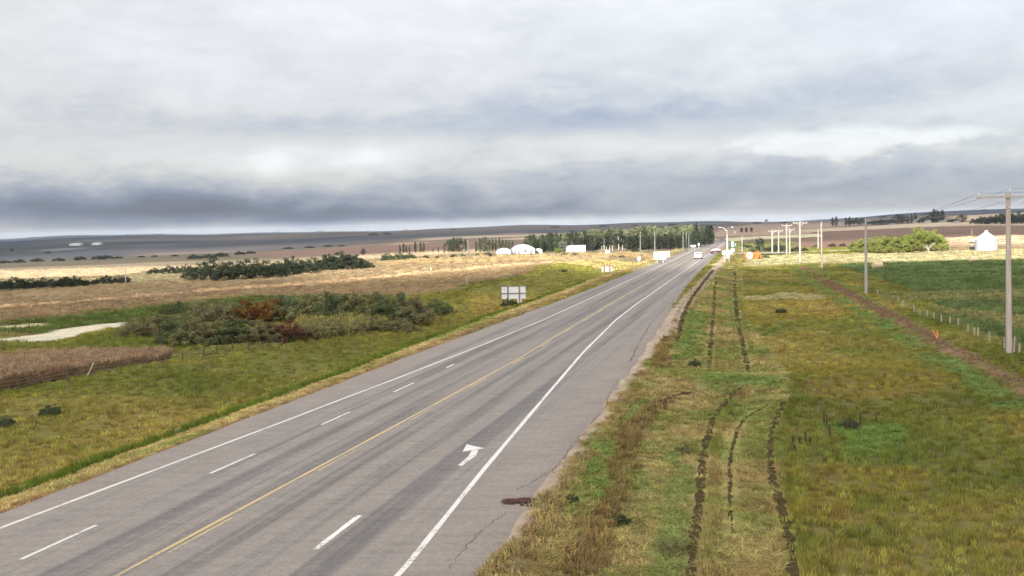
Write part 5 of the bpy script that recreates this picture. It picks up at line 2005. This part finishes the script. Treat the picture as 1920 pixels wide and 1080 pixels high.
ROADANG = -math.atan(RC)
yv = 244.0
car(Vector(rpt(2.6, yv, .0)), ROADANG, 'white vehicle driving away in the right lane through the sunlit stretch', 'car_white', name='white_car')
p = P(1345, 475.5)
car(Vector((p.x, p.y, p.z + .03)), -1.2, 'white topped dark car turning at the junction beside the street lamp', 'car_dark', 'car_white', suv=False, name='turning_car')

# ------------------------------------------------------------------ small things near the camera
# torn scrap on the shoulder
p = on_road(972, 942)
mb = MB()
r_ = random.Random(3)
e = empty('tattered_scrap', (p[0], p[1], p[2]), .1, 'dark red brown tattered scrap lying on the right shoulder', 'debris')
for k in range(12):
    cx, cy = r_.uniform(-.42, .46), r_.uniform(-.16, .16)
    L, wd = r_.uniform(.25, .6), r_.uniform(.08, .2)
    a = r_.uniform(-.5, .5)
    ca, sa = math.cos(a), math.sin(a)
    n = 6
    for j in range(n):
        t0, t1 = j / n - .5, (j + 1) / n - .5
        z0, z1 = .03 + .06 * abs(math.sin(j * 1.7 + k)), .03 + .06 * abs(math.sin((j + 1) * 1.7 + k))
        w0, w1 = wd * (1 - (2 * t0) ** 2) * .5 + .02, wd * (1 - (2 * t1) ** 2) * .5 + .02
        q = lambda t, w, z: (cx + t * L * ca - w * sa, cy + t * L * sa + w * ca, z)
        mb.quad(q(t0, -w0, z0), q(t1, -w1, z1), q(t1, w1, z1 + .02), q(t0, w0, z0 + .02))
mb.build('torn_piece', M['debris'], e)
mb = MB()
for k in range(5):
    cx, cy = .25 + r_.uniform(-.2, .3), -.42 + r_.uniform(-.06, .06)
    mb.box(cx, cy, .025, r_.uniform(.06, .16), r_.uniform(.03, .06), .03, r_.uniform(0, 3))
mb.build('crumb', M['debris'], e)

# cattails in the wet hollow
ct = [(1486, 832, 818), (1489, 848, 832), (1499, 832, 818), (1511, 836, 808), (1519, 830, 819), (1546, 800, 770), (1551, 805, 776), (1557, 826, 797), (1588, 806, 790), (1601, 803, 787), (1613, 806, 772), (1607, 806, 789), (1642, 792, 780)]
for i, (px, b0, t0) in enumerate(ct):
    p = P(px, b0 + 3)
    s = mpp(p)
    H = (b0 + 3 - t0) * s
    e = empty('cattail', p, 0, 'dark brown cattail spike, %s from the left in the wet hollow' % ORD[i], 'cattail', 'cattails in the wet hollow')
    lx = random.uniform(-.05, .05)
    MB().tube([(0, 0, -.05), (lx * .5, 0, H * .5), (lx, 0, H * 1.02)], [.014, .012, .006], 6).build('stalk', M['stalk'], e)
    MB().tube([(lx * .35, 0, H * .33), (lx * .4, 0, H * .38), (lx * .95, 0, H * .94), (lx, 0, H)], [.012, .042, .042, .012], 8).build('seed_head', M['cattail'], e)
    lf = MB()
    for k in range(5):
        a = random.uniform(0, 6.28)
        L = H * random.uniform(.5, .9)
        lf.poly([(.02 * math.cos(a + 1.5), .02 * math.sin(a + 1.5), 0), (-.02 * math.cos(a + 1.5), -.02 * math.sin(a + 1.5), 0), (math.cos(a) * L * .25, math.sin(a) * L * .25, L)])
    lf.build('leaf', M['stalk'], e)

# orange marker stakes at the trench
for dx, tx, lab in [(1760, 1749, 'orange marker stake leaning left over the trench'), (1757.5, 1757.5, 'upright orange marker stake at the trench')]:
    p = P(dx, 638)
    s = mpp(p)
    H = 19 * s if tx < dx else 18 * s
    tag(MB().tube([(0, 0, -.1), ((tx - dx) * s, 0, H)], .05, 8).build('marker_stake', M['orange_stake'], loc=p), lab, 'stake', 'orange stakes at the trench')

# turned soil clods along the trench
mb = MB()
r_ = random.Random(8)
Lc = np.cumsum(np.r_[0, np.hypot(*np.diff(TRENCH, axis=0).T)])
for k in range(2600):
    s_ = Lc[-1] * (1 - r_.random() ** .6)
    x = float(np.interp(s_, Lc, TRENCH[:, 0])) + r_.gauss(0, .45)
    y = float(np.interp(s_, Lc, TRENCH[:, 1])) + r_.gauss(0, .45)
    if y < 40 or y > 150:
        continue
    dd = float(dist_line(TRENCH, np.array([x]), np.array([y]))[0])
    z = float(hgt(x, y)) + .22 * math.exp(-(dd / .8) ** 2) * .8
    q = r_.uniform(.05, .20)
    mb.box(x, y, z + q * .2, q * 1.5, q * 1.2, q, r_.uniform(0, 3), r_.uniform(.4, .8))
o = mb.build('soil_clods', M['soil'])
tag(o, 'turned brown soil and clods along the trench right of the verge', 'soil', kind='stuff')
